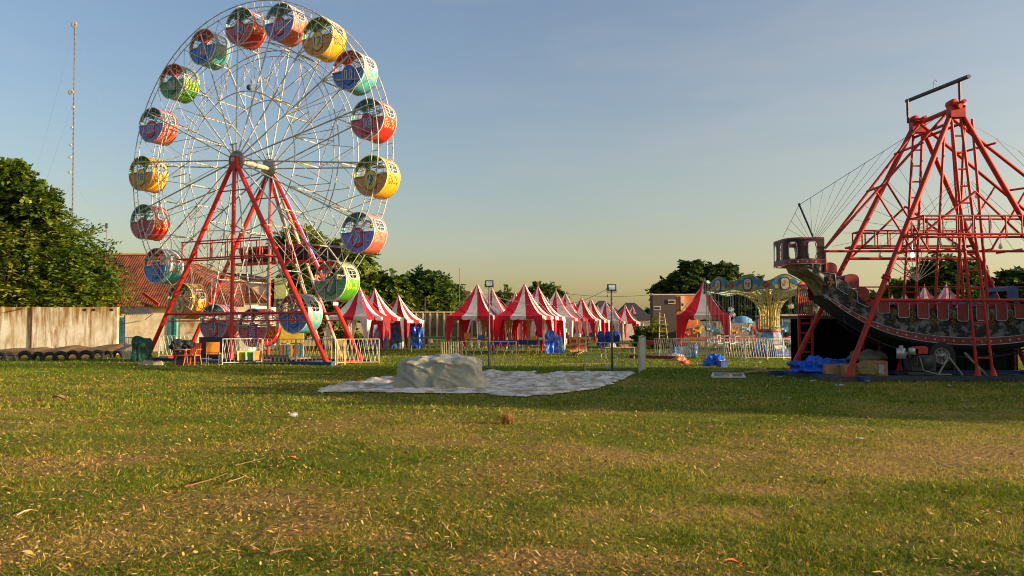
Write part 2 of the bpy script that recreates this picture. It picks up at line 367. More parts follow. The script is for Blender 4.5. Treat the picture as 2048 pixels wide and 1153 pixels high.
tree('leafy_tree', 'yellow-green leafy tree at the left edge, rising above the drooping dark tree',
     [(0, 370, 45, 40), (50, 400, 50, 28), (-30, 430, 50, 40), (25, 345, 22, 14), (75, 420, 30, 20)], 47.6, LY, -10, 1300, (.26, .11), r0=.3, droop=.1, spray=.8, tint0=.45)
tree('garden_tree', 'loose leafy tree showing through the right half of the ferris wheel',
     [(600, 480, 42, 16), (575, 500, 30, 10), (650, 500, 45, 14), (700, 520, 35, 16), (625, 555, 50, 40), (670, 590, 55, 40), (600, 610, 45, 40), (725, 515, 14, 10), (640, 530, 40, 14)],
     60, LG, 640, 2100, (.34, .14), r0=.28, spray=1.0, tint0=.5, hollow=.3)
tree('mango_tree', 'bright green broad tree behind the first two striped tents on the left',
     [(745, 585, 42, 34), (780, 575, 28, 25), (765, 610, 40, 22), (720, 570, 22, 22), (700, 600, 30, 40), (790, 610, 25, 22)], 64, LY, 760, 1900, (.36, .15), r0=.3, tint0=.35, spray=.9, hollow=.4)
tree('rain_tree', 'dark rounded tree with layered crown behind the third striped tent',
     [(855, 580, 48, 26), (860, 608, 55, 18), (835, 600, 40, 20), (890, 595, 25, 22), (850, 562, 30, 9), (815, 600, 18, 16)], 78, LD, 858, 2300, (.42, .12), r0=.35, flat=.2, droop=-.05, spray=1.2, tint0=.55)
tree('distant_tree', 'small dark tree seen between the tent peaks in the middle', [(1090, 583, 24, 9), (1078, 580, 14, 7), (1105, 590, 16, 8)], 120, LS, 1090, 420, (.5, .2), r0=.3, spray=1.2, tint0=.7)
tree('distant_tree', 'small dark tree just right of the first floodlight pole, behind the tents', [(1008, 594, 16, 8), (1000, 600, 18, 10)], 118, LS, 1005, 330, (.5, .2), r0=.3, spray=1.2, tint0=.7)
tree('banyan_tree', 'large dark tree rising behind the brick building and the big striped tent',
     [(1393, 540, 22, 14), (1382, 562, 40, 20), (1340, 574, 22, 11), (1436, 548, 28, 18), (1425, 575, 40, 25), (1458, 540, 10, 9), (1380, 527, 10, 6), (1355, 590, 36, 16), (1410, 600, 50, 20), (1320, 581, 10, 5)],
     84, LS, 1400, 2600, (.46, .18), r0=.5, spray=.8, tint0=.62, hollow=.35)
tree('backdrop_tree', 'dark bushy tree right behind the chair swing ride', [(1480, 600, 45, 28, 2), (1530, 605, 45, 26, 1), (1580, 605, 40, 25), (1500, 630, 60, 22), (1575, 635, 45, 22)], 78, LS, 1530, 2100, (.46, .18), r0=.3, tint0=.55, hollow=.3)
tree('ship_side_tree', 'light green pointed tree left of the dark tree behind the ship', [(1797, 575, 10, 16), (1808, 585, 12, 14), (1785, 588, 9, 8), (1765, 596, 18, 8)], 80, LG, 1800, 500, (.4, .14), r0=.18, tint0=.75)
tree('ship_back_tree', 'tall dark tree showing through the red ladders of the ship ride', [(1885, 545, 45, 28), (1920, 560, 40, 36), (1860, 575, 40, 26), (1940, 590, 30, 24), (1895, 595, 60, 22)], 76, LD, 1900, 2500, (.42, .15), r0=.4, tint0=.45, hollow=.35)
tree('edge_tree', 'dark tree cut by the right edge of the picture', [(2025, 575, 38, 26), (2050, 560, 30, 22), (2005, 595, 26, 20), (2050, 600, 40, 22)], 76, LD, 2030, 1500, (.42, .15), r0=.35, tint0=.45, hollow=.35)
# sparse thin tree
t = thing('sparse_tree', 'nearly bare thin tree behind the chair swing ride roof', 'tree', (P(1505, HZ, 88).x, 88, 0), 'trees standing around the field')
bl = px_blobs([(1495, 562, 16, 10), (1515, 568, 14, 8), (1505, 553, 12, 6)], 88); limbs(t, t.location, P(1505, 560, 88), .14, bl*3, 5); crown('crown', bl, LS, t, 60, (.3, .1), spray=.8, seed=5)
# low hedge of woodland behind everything
bl = [(x, 150+rng.random()*14, 1.5+rng.random()*1.0, 5, 3, 2.0+rng.random()*1.6) for x in range(-110, 118, 6)]
e = thing('far_wood', None, None, (0, 150, 0)); fw = crown('far_wood', bl, LS, e, 4200, (.9, .4), spray=1.8, tint0=.5, seed=77); fw.parent = None; fw.location = (0, 150, 0); bpy.data.objects.remove(e)
tag(fw, 'low dark line of distant woodland behind the fairground', 'woodland', kind='stuff')
# row of trees right of the picture: they throw the band of shade that crosses the lawn
for i, (x, y, h) in enumerate([(27, 10.8, 6.4), (31.5, 11.2, 7.0), (28, 13.4, 6.6), (32, 15.2, 7.0), (28.5, 16.6, 6.6), (34, 17.6, 7.4), (36, 13.4, 7.4), (37, 15.8, 7.4), (26, 18.8, 6.2), (29.5, 20.6, 6.8), (33.5, 21.6, 7.2)]):
    t = thing('field_tree', 'leafy tree in the row along the right side of the field, outside the picture', 'tree', (x, y, 0), 'row of trees along the right side')
    bl = [(x, y, h*.62, 2.4, 1.7, h*.36), (x+1.2, y+.5, h*.5, 2, 1.5, h*.3), (x-1.3, y-.4, h*.45, 1.9, 1.5, h*.3), (x, y, h*.22, 1.9, 1.5, h*.2)]
    limbs(t, (x, y, 0), (x, y, h*.6), .3, bl, i); crown('crown', bl, LG, t, 900, (.5, .22), spray=1.0, hollow=.2, seed=100+i)
# ------------------------------------------------------------ ferris wheel
YAW = -.463; TX = Vector((math.cos(YAW), math.sin(YAW), 0)); NX = Vector((-math.sin(YAW), math.cos(YAW), 0))
WC = Vector((-11.75, 36.0, 8.92)); WR = 6.9; PH0 = -3.236
fw = thing('ferris_wheel', 'tall ferris wheel with eighteen numbered drum gondolas, white spokes and red legs', 'ferris wheel', (WC.x, WC.y, 0), rz=YAW)
# template space: x along the wheel's plane, y along its axle, z up; origin at the foot of the axle
def wm(name, mb, mats, parent=None, label=None):
    me = MB_mesh(name, mb, mats); o = bpy.data.objects.new(name, me); COL.objects.link(o); o.parent = parent or fw
    if label: o['label'] = label
    return o
def MB_mesh(name, mb, mats):
    me = bpy.data.meshes.new(name); me.from_pydata(mb.v, [], mb.f)
    for m in (mats if isinstance(mats, (list, tuple)) else [mats]): me.materials.append(m)
    me.polygons.foreach_set('material_index', mb.mi); me.polygons.foreach_set('use_smooth', mb.sm); me.update(); return me
HZT = WC.z
SPOKE = mat('spoke_paint', (.54, .55, .51), .5, 0, var=.3, scale=5)
def hub_pt(a, y): return Vector((.42*math.cos(a), y, HZT+.42*math.sin(a)))
def rp(r, a, y): return Vector((r*math.cos(a), y, HZT+r*math.sin(a)))
QH, QR = 1.0, .52
for sgn in (-1, 1):
    mb = MB(); yy = sgn*QH
    mb.lathe([(0, -.05), (.44, -.05), (.46, 0), (.44, .05), (0, .05)], (0, yy, HZT), 28, 0, 'Y')
    for k in range(18): mb.lathe([(0, -.02), (.025, -.02), (.025, .02), (0, .02)], rp(.38, k*PI/9+.1, yy+sgn*.06), 6, 1, 'Y')
    mb.lathe([(0, -.12), (.13, -.12), (.13, .12), (0, .12)], (0, yy+sgn*.08, HZT), 14, 1, 'Y')
    wm('hub_flange', mb, [mat('hub_grey', (.33, .34, .33), .45, .4), STEEL])
    for k in range(18):
        a = PH0+R(20)*k; mb = MB()
        mb.tube([hub_pt(a, yy), rp(3.2, a, yy+(sgn*QR-yy)*.42), rp(7.0, a, sgn*QR)], .034, 6)
        wm('spoke', mb, SPOKE)
    for r, w in ((7.3, .026), (7.0, .022), (5.4, .026), (5.15, .018), (3.15, .026)):
        mb = MB(); n = 72; yq = sgn*QR+(yy-sgn*QR)*(1-r/7.3)
        mb.tube([rp(r, PH0+2*PI*k/n, yq) for k in range(n)], w, 5, closed=True)
        if r == 7.3:
            for k in range(90): a = PH0+2*PI*k/90; mb.tube([rp(7.0, a, yq), rp(7.3, a, yq)], .013, 4)
        wm('rim_ring', mb, SPOKE)
    mb = MB()
    for k in range(18):                                    # flat lattice of braces between the rings
        a = PH0+R(20)*k; a2 = a+R(10); a3 = a+R(20)
        q54 = sgn*QR+(yy-sgn*QR)*.26; q31 = sgn*QR+(yy-sgn*QR)*.57; q7 = sgn*QR
        mb.tube([rp(5.4, a, q54), rp(7.0, a2, q7)], .016, 4); mb.tube([rp(7.0, a2, q7), rp(5.4, a3, q54)], .016, 4)
        mb.tube([rp(3.15, a, q31), rp(5.15, a2, q54)], .016, 4); mb.tube([rp(5.15, a2, q54), rp(3.15, a3, q31)], .014, 4)
    wm('lattice_brace', mb, SPOKE)
mb = MB(); mb.tube([(0, -1.25, HZT), (0, 1.3, HZT)], .11, 14); wm('axle', mb, mat('axle_cream', (.5, .45, .33), .5, var=.3))
for k in range(18):                                        # cross ties between the two sides
    a = PH0+R(20)*k; mb = MB()
    for r, q in ((7.3, QR), (5.4, .64), (3.15, .79)):
        mb.tube([rp(r, a, -q), rp(r, a, q)], .028, 6)
    mb.tube([rp(3.15, a, -.79), rp(5.4, a, .64)], .017, 4); mb.tube([rp(5.4, a, -.64), rp(7.0, a, QR)], .017, 4)
    if k % 2: mb.tube([rp(3.15, a, .79), rp(5.4, a+R(20), -.64)], .017, 4)
    wm('cross_tie', mb, mat('tie_cream', (.56, .50, .36), .5, var=.3))
for k in range(0, 18, 2):                                  # LED tubes standing on the ring
    a = PH0+R(20)*k+R(10); mb = MB(); mb.tube([rp(3.3, a, -.82), rp(4.3, a, -.76)], .028, 6); wm('light_tube', mb, mat('tube_white', (.75, .75, .7), .3))
# supports
FOOT = 5.3
def foot(s, q): return Vector((s, q, .08))
def red_tube(name, pts, r, parent=None, m=RED, r2=None):
    mb = MB(); mb.tube(pts, r, 12, r2=r2); 
    return wm(name, mb, m, parent)
for sgn in (-1, 1):
    q = sgn*1.12; top = Vector((0, q, HZT-.05))
    for s in (-FOOT, 0, FOOT):
        ft = foot(s, q); mb = MB(); mb.tube([ft, top+Vector((s*.02, 0, -.1))], .088 if s == 0 else .098, 14)
        d = (top-ft); 
        for t in (.02, .34, .67): c = ft+d*t; mb.tube([c-d*.004, c+d*.004], .14, 12)
        mb.box(ft+Vector((0, 0, -.03)), (.4, .36, .03)); wm('support_leg', mb, RED)
    mb = MB(); mb.box((0, q, HZT-.02), (.46, .22, .34)); mb.box((0, q, HZT-.3), (.3, .2, .3)); wm('bearing_block', mb, DRED)
    mb = MB(); mb.tube([(-.12, q, HZT+.1), (-.12, q, HZT+.72)], .028, 6); mb.tube([(-.3, q, HZT+.72), (.12, q, HZT+.72)], .025, 6); wm('top_hook', mb, mat('hook_yellow', (.35, .30, .1), .5))
    for z, r in ((HZT-1.35, .03), (2.15, .06)):
        s = FOOT*(HZT-z)/HZT; mb = MB(); mb.tube([(-s, q-sgn*.0, z), (s, q, z)], r, 8)
        if z < 3: mb.tube([(-s+.05, q, z-.32), (s-.05, q, z-.32)], .03, 8)
        wm('crossbeam', mb, RED)
    # guard rail platform
    z = 4.55; s = FOOT*(HZT-z)/HZT; mb = MB(); yb = q+sgn*.0
    for yq in (q, q+sgn*.75):
        mb.tube([(-s, yq, z), (s, yq, z)], .035, 8); mb.tube([(-s*.9, yq, z+.75), (s*.9, yq, z+.75)], .028, 8)
        for k in range(6): x = -s*.88+k*s*1.76/5; mb.tube([(x, yq, z), (x, yq, z+.75)], .026, 6)
    for x in (-s, s): mb.tube([(x, q, z), (x, q+sgn*.75, z)], .03, 6)
    wm('guard_rail', mb, RED)
for s in (-.75, .45): red_tube('back_stay', [foot(s-.3, 6.2), Vector((s*.2, 1.2, HZT-.25))], .085, m=mat('stay_cream', (.55, .42, .3), .5, col2=(.5, .08, .04), mix=(.42, .5), scale=1.2))
for x in (-FOOT, FOOT): red_tube('base_tie', [foot(x, -1.12), foot(x, 1.17)], .07)
mb = MB(); z = 4.95; mb.box((.3, 2.1, z+.05), (6.2, .06, .80), rx=R(20)); wm('sign_board', mb, mat('dark_green_board', (.012, .035, .03), .7, var=.4), label='dark green board tilted on the rear side of the wheel frame')
LED = mat('purple_led', (.5, .35, .95), .4, emit=.9)
mb = MB(); p0 = foot(FOOT, 1.17); p1 = Vector((0, 1.17, HZT-.05)); mb.tube([p1.lerp(p0, .06)+Vector((.13, -.05, .05)), p1.lerp(p0, .56)+Vector((.13, -.05, .05))], .022, 6); wm('light_tube', mb, LED)
mb = MB(); mb.tube([(-2.6, 1.0, 2.02), (-.9, 1.0, 2.02)], .03, 6); wm('light_tube', mb, LED)
# base: dark beams, timber blocks, deck
mb = MB()
for y in (-1.25, 1.3): mb.box((0, y, .06), (11.4, .22, .16))
for x in (-3.6, 0, 3.6): mb.box((x, 0, .05), (.2, 2.3, .12))
wm('base_beam', mb, DBLUE)
mb = MB(); mb.box((1.2, 0, .2), (3.6, 1.5, .06)); mb.box((1.2, -.8, .3), (3.6, .04, .14)); wm('boarding_deck', mb, mat('deck_wood', (.25, .16, .09), .8, var=.4))
# drive wheel housing at the foot
mb = MB(); mb.box((-1.9, 0, .62), (1.5, 1.0, .95)); mb.box((-1.9, -.52, .62), (1.3, .03, .8), mi=1); wm('drive_housing', mb, [mat('dark_brown_box', (.05, .025, .02), .6), mat('brown_panel', (.09, .03, .02), .6)])
# gondolas ------------------------------------------------------------
GR, GL = .84, .84
def ornament_mat(name, base, orn, sat=1, z0=-.38, z1=.02):
    """enamel with painted scrolls in a band below the window and another above it"""
    m = mat(name, base, .38, var=.16, scale=3, spec=.6); nt = m.node_tree; L = nt.links.new; b = bsdf(m)
    src = b.inputs['Base Color'].links[0].from_socket
    tc = nt.nodes.new('ShaderNodeTexCoord'); w = nt.nodes.new('ShaderNodeTexNoise'); w.inputs['Scale'].default_value = 4.5; w.inputs['Detail'].default_value = .5; w.inputs['Distortion'].default_value = 2.6
    L(tc.outputs['Object'], w.inputs['Vector'])
    sx = nt.nodes.new('ShaderNodeSeparateXYZ'); L(tc.outputs['Object'], sx.inputs[0])
    def M(op, a, b_=None, v=None):
        n = nt.nodes.new('ShaderNodeMath'); n.operation = op
        if hasattr(a, 'links'): L(a, n.inputs[0])
        else: n.inputs[0].default_value = a
        if b_ is not None:
            if hasattr(b_, 'links'): L(b_, n.inputs[1])
            else: n.inputs[1].default_value = b_
        return n.outputs[0]
    band1 = M('MULTIPLY', M('GREATER_THAN', sx.outputs[2], -.40), M('LESS_THAN', sx.outputs[2], -.03))
    band2 = M('MULTIPLY', M('GREATER_THAN', sx.outputs[2], .55), M('LESS_THAN', sx.outputs[2], .78))
    inner = M('LESS_THAN', M('ABSOLUTE', sx.outputs[1]), .33)
    k = M('MULTIPLY', M('MULTIPLY', M('MAXIMUM', band1, band2), inner), M('GREATER_THAN', w.outputs[0], .56))
    mx = nt.nodes.new('ShaderNodeMix'); mx.data_type = 'RGBA'; L(k, mx.inputs[0]); L(src, mx.inputs[6]); mx.inputs[7].default_value = (*orn, 1); L(mx.outputs[2], b.inputs['Base Color'])
    return m
SCH = {
 'yellow': dict(sh=(.78, .40, .02), orn=(.62, .06, .01), lin=(.05, .30, .08), pl=(.60, .36, .03), num=(.03, .16, .18), fp=(.28, .10, .02), rim=(.55, .45, .2)),
 'red':    dict(sh=(.66, .03, .02), orn=(.75, .40, .10), lin=(.05, .36, .44), pl=(.36, .02, .08), num=(.05, .22, .55), fp=(.22, .03, .04), rim=(.45, .42, .4)),
 'teal':   dict(sh=(.08, .42, .42), orn=(.62, .28, .16), lin=(.70, .07, .05), pl=(.02, .12, .42), num=(.50, .04, .05), fp=(.02, .07, .22), rim=(.5, .5, .5)),
 'green':  dict(sh=(.08, .34, .02), orn=(.62, .50, .04), lin=(.70, .08, .06), pl=(.02, .14, .09), num=(.55, .20, .22), fp=(.03, .13, .04), rim=(.5, .5, .45)),
 'salmon': dict(sh=(.66, .14, .09), orn=(.62, .32, .2), lin=(.05, .36, .44), pl=(.42, .03, .10), num=(.08, .28, .62), fp=(.08, .07, .26), rim=(.45, .4, .42)),
 'pink':   dict(sh=(.55, .16, .20), orn=(.6, .10, .06), lin=(.05, .30, .38), pl=(.46, .04, .08), num=(.04, .22, .34), fp=(.12, .06, .10), rim=(.4, .35, .38)),
}
ROOF = {'red': (.66, .12, .08), 'teal': (.36, .52, .58), 'green': (.30, .42, .22), 'salmon': (.62, .26, .24), 'pink': (.58, .28, .36), 'yellow': (.78, .48, .10)}
def arc_pts(r, a0, a1, n, y, ox=0, oz=0): return [Vector((ox+r*math.cos(a0+(a1-a0)*i/n), y, oz+r*math.sin(a0+(a1-a0)*i/n))) for i in range(n+1)]
def shell_mb(r, side_win=True):
    mb = MB(); na, ny = 72, 12
    def keep(a, y):
        # windows on both sides: angle range 8..50 deg, rounded
        aa = math.degrees(a) % 360; al = aa if aa < 180 else 999
        al = min(al, abs(180-aa)) if aa <= 180 else 999
        u = (al-22)/18; v = y/(GL*.33)
        return not (abs(u)**3+abs(v)**3 < 1)
    vs = []; idx = {}
    for i in range(na):
        for j in range(ny):
            a0, a1 = 2*PI*i/na, 2*PI*(i+1)/na; y0, y1 = -GL/2+GL*j/ny, -GL/2+GL*(j+1)/ny
            if keep((a0+a1)/2, (y0+y1)/2):
                q = []
                for a, y in ((a0, y0), (a1, y0), (a1, y1), (a0, y1)):
                    kk = (round(a*1000) % 6283, round(y*1000))
                    if kk not in idx: idx[kk] = len(vs); vs.append((r*math.cos(a), y, r*math.sin(a)))
                    q.append(idx[kk])
                up = math.degrees((a0+a1)/2) % 360
                mb.f.append(tuple(q[::-1])); mb.mi.append(1 if 0 < up < 180 else 0); mb.sm.append(True)
    mb.v = vs; return mb
def window_frame(r, side):
    pts = []
    for k in range(28):
        t = 2*PI*k/28; c, s = math.cos(t), math.sin(t)
        u = math.copysign(abs(c)**.667, c); v = math.copysign(abs(s)**.667, s)
        al = R(22+18.5*u); a = al if side > 0 else PI-al
        pts.append(Vector((r*math.cos(a), v*GL*.34, r*math.sin(a))))
    mb = MB(); mb.tube(pts, .034, 6, closed=True)
    for v in (0,): mb.tube([Vector((r*math.cos(PI/2-side*(PI/2-R(al))), v, r*math.sin(R(al)))) for al in (4, 13, 22, 31, 40)], .011, 4)
    for al in (16, 29): a = R(al); mb.tube([(side*r*math.cos(a), -GL*.31, r*math.sin(a)), (side*r*math.cos(a), GL*.31, r*math.sin(a))], .011, 4)
    return mb
PLW, PLT, PLB = .27, .21, -.60
def plaque_poly(w, zt, zb, y, n=8):
    pts = []
    for cz, a0 in ((zt-w, 0), (zb+w, PI)):
        pts += [Vector((w*math.cos(a0+PI*i/n), y, cz+w*.95*math.sin(a0+PI*i/n))) for i in range(n+1)]
    return pts
def front_panel(y, th):
    mb = MB(); n = 26; pts = [Vector((GR*.97*math.cos(-PI*i/n), y, GR*.97*math.sin(-PI*i/n))) for i in range(n+1)]
    pts = [Vector((GR*.97, y, .02))]+pts[1:-1]+[Vector((-GR*.97, y, .02))]
    mb.prism(pts, (0, th, 0)); return mb
def end_grille(y, sg):
    """ring, plaque border, railing and the fan of bars"""
    mb = MB(); mb.tube([Vector((GR*math.cos(2*PI*i/40), y, GR*math.sin(2*PI*i/40))) for i in range(40)], .026, 6, closed=True)
    mb.tube(arc_pts(.60, R(35), R(150), 12, y), .014, 4)
    for a in (40, 66, 92, 118, 145): mb.tube([(.60*math.cos(R(a)), y, .60*math.sin(R(a))), (GR*math.cos(R(a)), y, GR*math.sin(R(a)))], .012, 4)
    for x in (-.31, .31):
        mb.tube([(x, y, -.78), (x, y, .52)], .014, 4)
        s = 1 if x > 0 else -1
        mb.tube([(s*.30, y, .02), (s*.83, y, .02)], .018, 4); mb.tube([(s*.30, y, .24), (s*.80, y, .24)], .013, 4); mb.tube([(s*.30, y, -.36), (s*.75, y, -.36)], .011, 4)
        mb.tube([(s*.54, y, .02), (s*.54, y, .24)], .010, 4)
        mb.tube([(s*.30, y, .40), (s*.74, y, .40)], .010, 4); mb.tube([(s*.30, y, -.60), (s*.45, y, -.71)], .012, 4)
    mb.tube([(0, y, -.72), (0, y, -.83)], .012, 4)
    return mb
def text_mb_mesh(txt, size, offset=0, extrude=.006):
    cu = bpy.data.curves.new('number', 'FONT'); cu.body = txt; cu.size = size; cu.align_x = 'CENTER'; cu.align_y = 'CENTER'; cu.offset = offset; cu.extrude = extrude; cu.resolution_u = 4
    o = bpy.data.objects.new('number', cu); COL.objects.link(o); bpy.context.view_layer.update()
    me = bpy.data.meshes.new_from_object(o.evaluated_get(bpy.context.evaluated_depsgraph_get())); bpy.data.objects.remove(o); bpy.data.curves.remove(cu); return me
def text_on(mb, txt, size, M, mi_fill, mi_out=None, off=.022):
    for k, (mi, of, dz) in enumerate(((mi_out, off, 0), (mi_fill, .006, .010))):
        if mi is None: continue
        me = text_mb_mesh(txt, size, of)
        mb.add([M @ (v.co+Vector((0, 0, dz))) for v in me.vertices], [tuple(p.vertices) for p in me.polygons], mi); bpy.data.meshes.remove(me)
GRILLE_F = end_grille(-GL/2-.02, -1); GRILLE_B = end_grille(GL/2+.02, 1)
SH = shell_mb(GR); LNR = shell_mb(GR-.018); WF = {s: window_frame(GR+.012, s) for s in (1, -1)}
cache = {}
def cm(key, fn):
    if key not in cache: cache[key] = fn()
    return cache[key]
def gsub(name, me, parent):
    o = bpy.data.objects.new(name, me); COL.objects.link(o); o.parent = parent; return o
def gondola(num, sch):
    c = SCH[sch]; a = PH0+R(20)*num
    shm = ornament_mat('enamel_'+sch, c['sh'], c['orn']); rfm = ornament_mat('roof_'+sch, ROOF[sch], c['orn'])
    g = gsub('gondola', cm('sh'+sch, lambda: MB_mesh('gondola', SH, [shm, rfm])), fw)
    g.location = Vector((WR*math.cos(a), 0, HZT-.52+WR*math.sin(a))); g.rotation_euler.y = R(random.uniform(-2.5, 2.5))
    g['label'] = {'yellow': 'yellow', 'red': 'bright red', 'teal': 'teal and white', 'green': 'green', 'salmon': 'salmon red', 'pink': 'pink'}[sch]+' drum gondola numbered %d' % num
    gsub('lining', cm('ln'+sch, lambda: MB_mesh('lining', LNR, [mat('lining_'+sch, c['lin'], .5, var=.3, scale=5, col2=tuple(k*.6+.05 for k in c['lin']), mix=(.4, .55))]*2)), g)
    gsub('end_panel', cm('ep'+sch, lambda: MB_mesh('end_panel', front_panel(-GL/2, .02), mat('endpanel_'+sch, tuple(min(.8, k*1.6) for k in c['fp']), .5, scale=6, col2=tuple(min(.7, k*2.6+.05) for k in c['fp']), mix=(.56, .6)))), g)
    gsub('end_panel', cm('eb'+sch, lambda: MB_mesh('end_panel', front_panel(GL/2-.02, .02), MATS['endpanel_'+sch])), g)
    rm = mat('rim_'+sch, tuple(min(.8, k*1.35) for k in c['rim']), .45, var=.3, scale=10)
    gsub('end_grille', cm('gf'+sch, lambda: MB_mesh('end_grille', GRILLE_F, rm)), g); gsub('end_grille', cm('gb'+sch, lambda: MB_mesh('end_grille', GRILLE_B, rm)), g)
    for s in (1, -1): gsub('window_frame', cm('wf%d' % s+sch, lambda: MB_mesh('window_frame', WF[s], mat('cream_frame_'+sch, tuple(.5*k+.42 for k in c['rim']), .45))), g)
    def plq():
        mb = MB(); y = -GL/2-.03; mb.prism(plaque_poly(PLW+.03, PLT+.03, PLB-.03, y), (0, .02, 0), 1); mb.prism(plaque_poly(PLW, PLT, PLB, y-.012), (0, .01, 0), 0); return MB_mesh('number_plate', mb, [mat('plate_'+sch, tuple(min(.85, k*1.5) for k in c['pl']), .4, var=.2), mat('plate_rim_'+sch, tuple(k*.35+.03 for k in c['pl']), .5)])
    gsub('number_plate', cm('pq'+sch, plq), g)
    mb = MB(); M = Matrix.Translation((0, -GL/2-.055, -.21)) @ Matrix.Rotation(PI/2, 4, 'X')
    text_on(mb, str(num), .66 if num < 10 else .50, M, 0, 1, .034)
    gsub('number', MB_mesh('number', mb, [mat('digit_'+sch, c['num'], .4), mat('digit_line_'+sch, tuple(k*.35+.56 for k in c['rim']), .4)]), g)
    mb = MB()
    for s in (-1, 1): mb.box((s*.42, 0, -.42), (.34, GL*.86, .05)); mb.box((s*.62, 0, -.22), (.05, GL*.86, .38), ry=s*R(12))
    gsub('bench', cm('bn'+sch, lambda: MB_mesh('bench', mb, MATS['lining_'+sch])), g)
    mb = MB()
    for y in (-GL/2-.05, GL/2+.05): mb.tube([(0, y, .52), (0, y, .30)], .03, 6); mb.tube([(0, y-.05, .52), (0, y+.05, .52)], .05, 8); mb.tube([(-.28, y, .30), (.28, y, .30)], .016, 5)
    mb.tube([(0, -GL/2-.1, .52), (0, GL/2+.1, .52)], .022, 6)
    gsub('hanger', cm('hg', lambda: MB_mesh('hanger', mb, STEEL)), g)
for n, s in {1: 'red', 2: 'teal', 3: 'yellow', 4: 'pink', 5: 'red', 6: 'teal', 7: 'green', 8: 'salmon', 9: 'yellow', 10: 'red', 11: 'teal', 12: 'yellow', 13: 'salmon', 14: 'red', 15: 'teal', 16: 'green', 17: 'salmon', 18: 'yellow'}.items(): gondola(n, s)

# ------------------------------------------------------------ barrier panels
def barrier_proto(w, h, nx, m, m2, dense=False):
    mb = MB()
    for x in (-w/2, w/2): mb.tube([(x, 0, 0), (x, 0, h)], .022, 6)
    for z in (h, .09): mb.tube([(-w/2, 0, z), (w/2, 0, z)], .02, 6)
    fr = mb; lt = MB()
    for k in range(nx):
        x0 = -w/2+w*k/nx; x1 = -w/2+w*(k+1)/nx; xm = (x0+x1)/2
        if dense: 
            lt.tube([(x0, 0, .09), (xm, 0, h)], .010, 4); lt.tube([(x1, 0, .09), (xm, 0, h)], .010, 4); lt.tube([(xm, .01, .09), (xm, .01, h)], .008, 4)
        else:
            lt.tube([(x0, -.012, h), (x1, -.012, .12)], .010, 4); lt.tube([(x1, .012, h), (x0, .012, .12)], .010, 4)
    return fr, lt
bcount = [0]
def barrier(p, q, h, nx, label, mf, ml, group, dense=False):
    p, q = Vector(p), Vector(q); c = (p+q)/2; c.z = 0; d = q-p; w = math.hypot(d.x, d.y)
    t = thing('crowd_barrier', label, 'barrier', c, group, math.atan2(d.y, d.x)); fr, lt = barrier_proto(w-.03, h, nx, mf, ml, dense)
    for nm, mbb, m in (('frame', fr, mf), ('lattice', lt, ml)):
        o = bpy.data.objects.new(nm, MB_mesh(nm, mbb, m)); COL.objects.link(o); o.parent = t
    return t
WG = 'lattice barriers around the ferris wheel'
YM = mat('barrier_yellow', (.55, .42, .12), .5, var=.35, scale=6, col2=(.5, .48, .4), mix=(.42, .5)); WM_ = mat('barrier_white', (.60, .58, .50), .5, var=.35, scale=6)
def g2(px, D): a, _ = ray(px, HZ); return Vector((a*D, D, 0))
barrier(g2(445, 33.0), g2(525, 33.8), 1.06, 10, 'lattice barrier in front of the wheel with three coloured cloths hung on it', WM_, WM_, WG)
barrier(g2(526, 33.4), g2(592, 33.2), 1.05, 8, 'lattice barrier in front of gondola 5, second from the chairs', YM, WM_, WG)
barrier(g2(593, 33.2), g2(672, 32.6), 1.05, 10, 'lattice barrier with the front right leg of the wheel rising behind it', WM_, YM, WG)
barrier(g2(674, 32.6), g2(690, 33.2), 1.05, 4, 'narrow yellow barrier turned edge-on at the right wheel leg', YM, YM, WG)
barrier(g2(691, 33.2), g2(759, 33.6), 1.05, 8, 'rightmost lattice barrier of the ferris wheel enclosure', YM, WM_, WG)
barrier(g2(600, 41.5), g2(664, 39.0), 1.1, 8, 'lattice barrier at the far side of the wheel, behind the right leg', YM, YM, WG)
barrier(g2(318, 41.5), g2(395, 41.5), 1.1, 9, 'lattice barrier at the far side of the wheel, behind the chairs', WM_, WM_, WG)
barrier(g2(249, 37.0), g2(276, 36.4), 1.08, 8, 'white upright-bar barrier left of the green tarpaulin', WM_, WM_, WG, True)
CG = 'barriers standing on the lawn in front of the tents'
barrier(g2(881, 31.0), g2(924, 30.4), 1.0, 9, 'upright-bar barrier just behind the right end of the covered heap', YM, CREAM, CG, True)
barrier(g2(924, 30.4), g2(1033, 29.9), 1.0, 7, 'open lattice barrier beside the left floodlight pole', YM, WM_, CG)
barrier(g2(1169, 28.6), g2(1277, 28.6), .98, 7, 'open lattice barrier at the right floodlight pole', YM, WM_, CG)
# coloured cloths hung on the first barrier
def cloth_fn(p, q, z0, z1, off=.04, amp=.02, f=5, ph=0):
    p, q = Vector(p), Vector(q); n = Vector((-(q-p).y, (q-p).x, 0)).normalized()
    def fn(u, v):
        b = p.lerp(q, u); b.z = z0+(z1-z0)*v+.015*math.sin(u*9+ph)*(1-v)
        return b-n*(off+amp*math.sin(u*PI*f+ph)*(1-.5*v)+amp*.5*math.sin(v*5+u*4))
    return fn
for a, b, c1, nm in ((474, 489, (.72, .46, .04), 'yellow'), (490, 505, (.16, .42, .14), 'green'), (506, 523, (.72, .22, .05), 'orange')):
    mb = MB(); mb.grid(cloth_fn(g2(a, 33.2), g2(b, 33.5), .18, .56, .05, .02, 3, a), 12, 8)
    single('hanging_cloth', mb, mat('cloth_'+nm, c1, .8, col2=tuple(k*.6+.15 for k in c1), scale=5, mix=(.32, .46)), nm+' patterned cloth hung low on the barrier before gondola 5', 'cloth', g2((a+b)/2, 33.3), 'cloths hung on the wheel barrier')
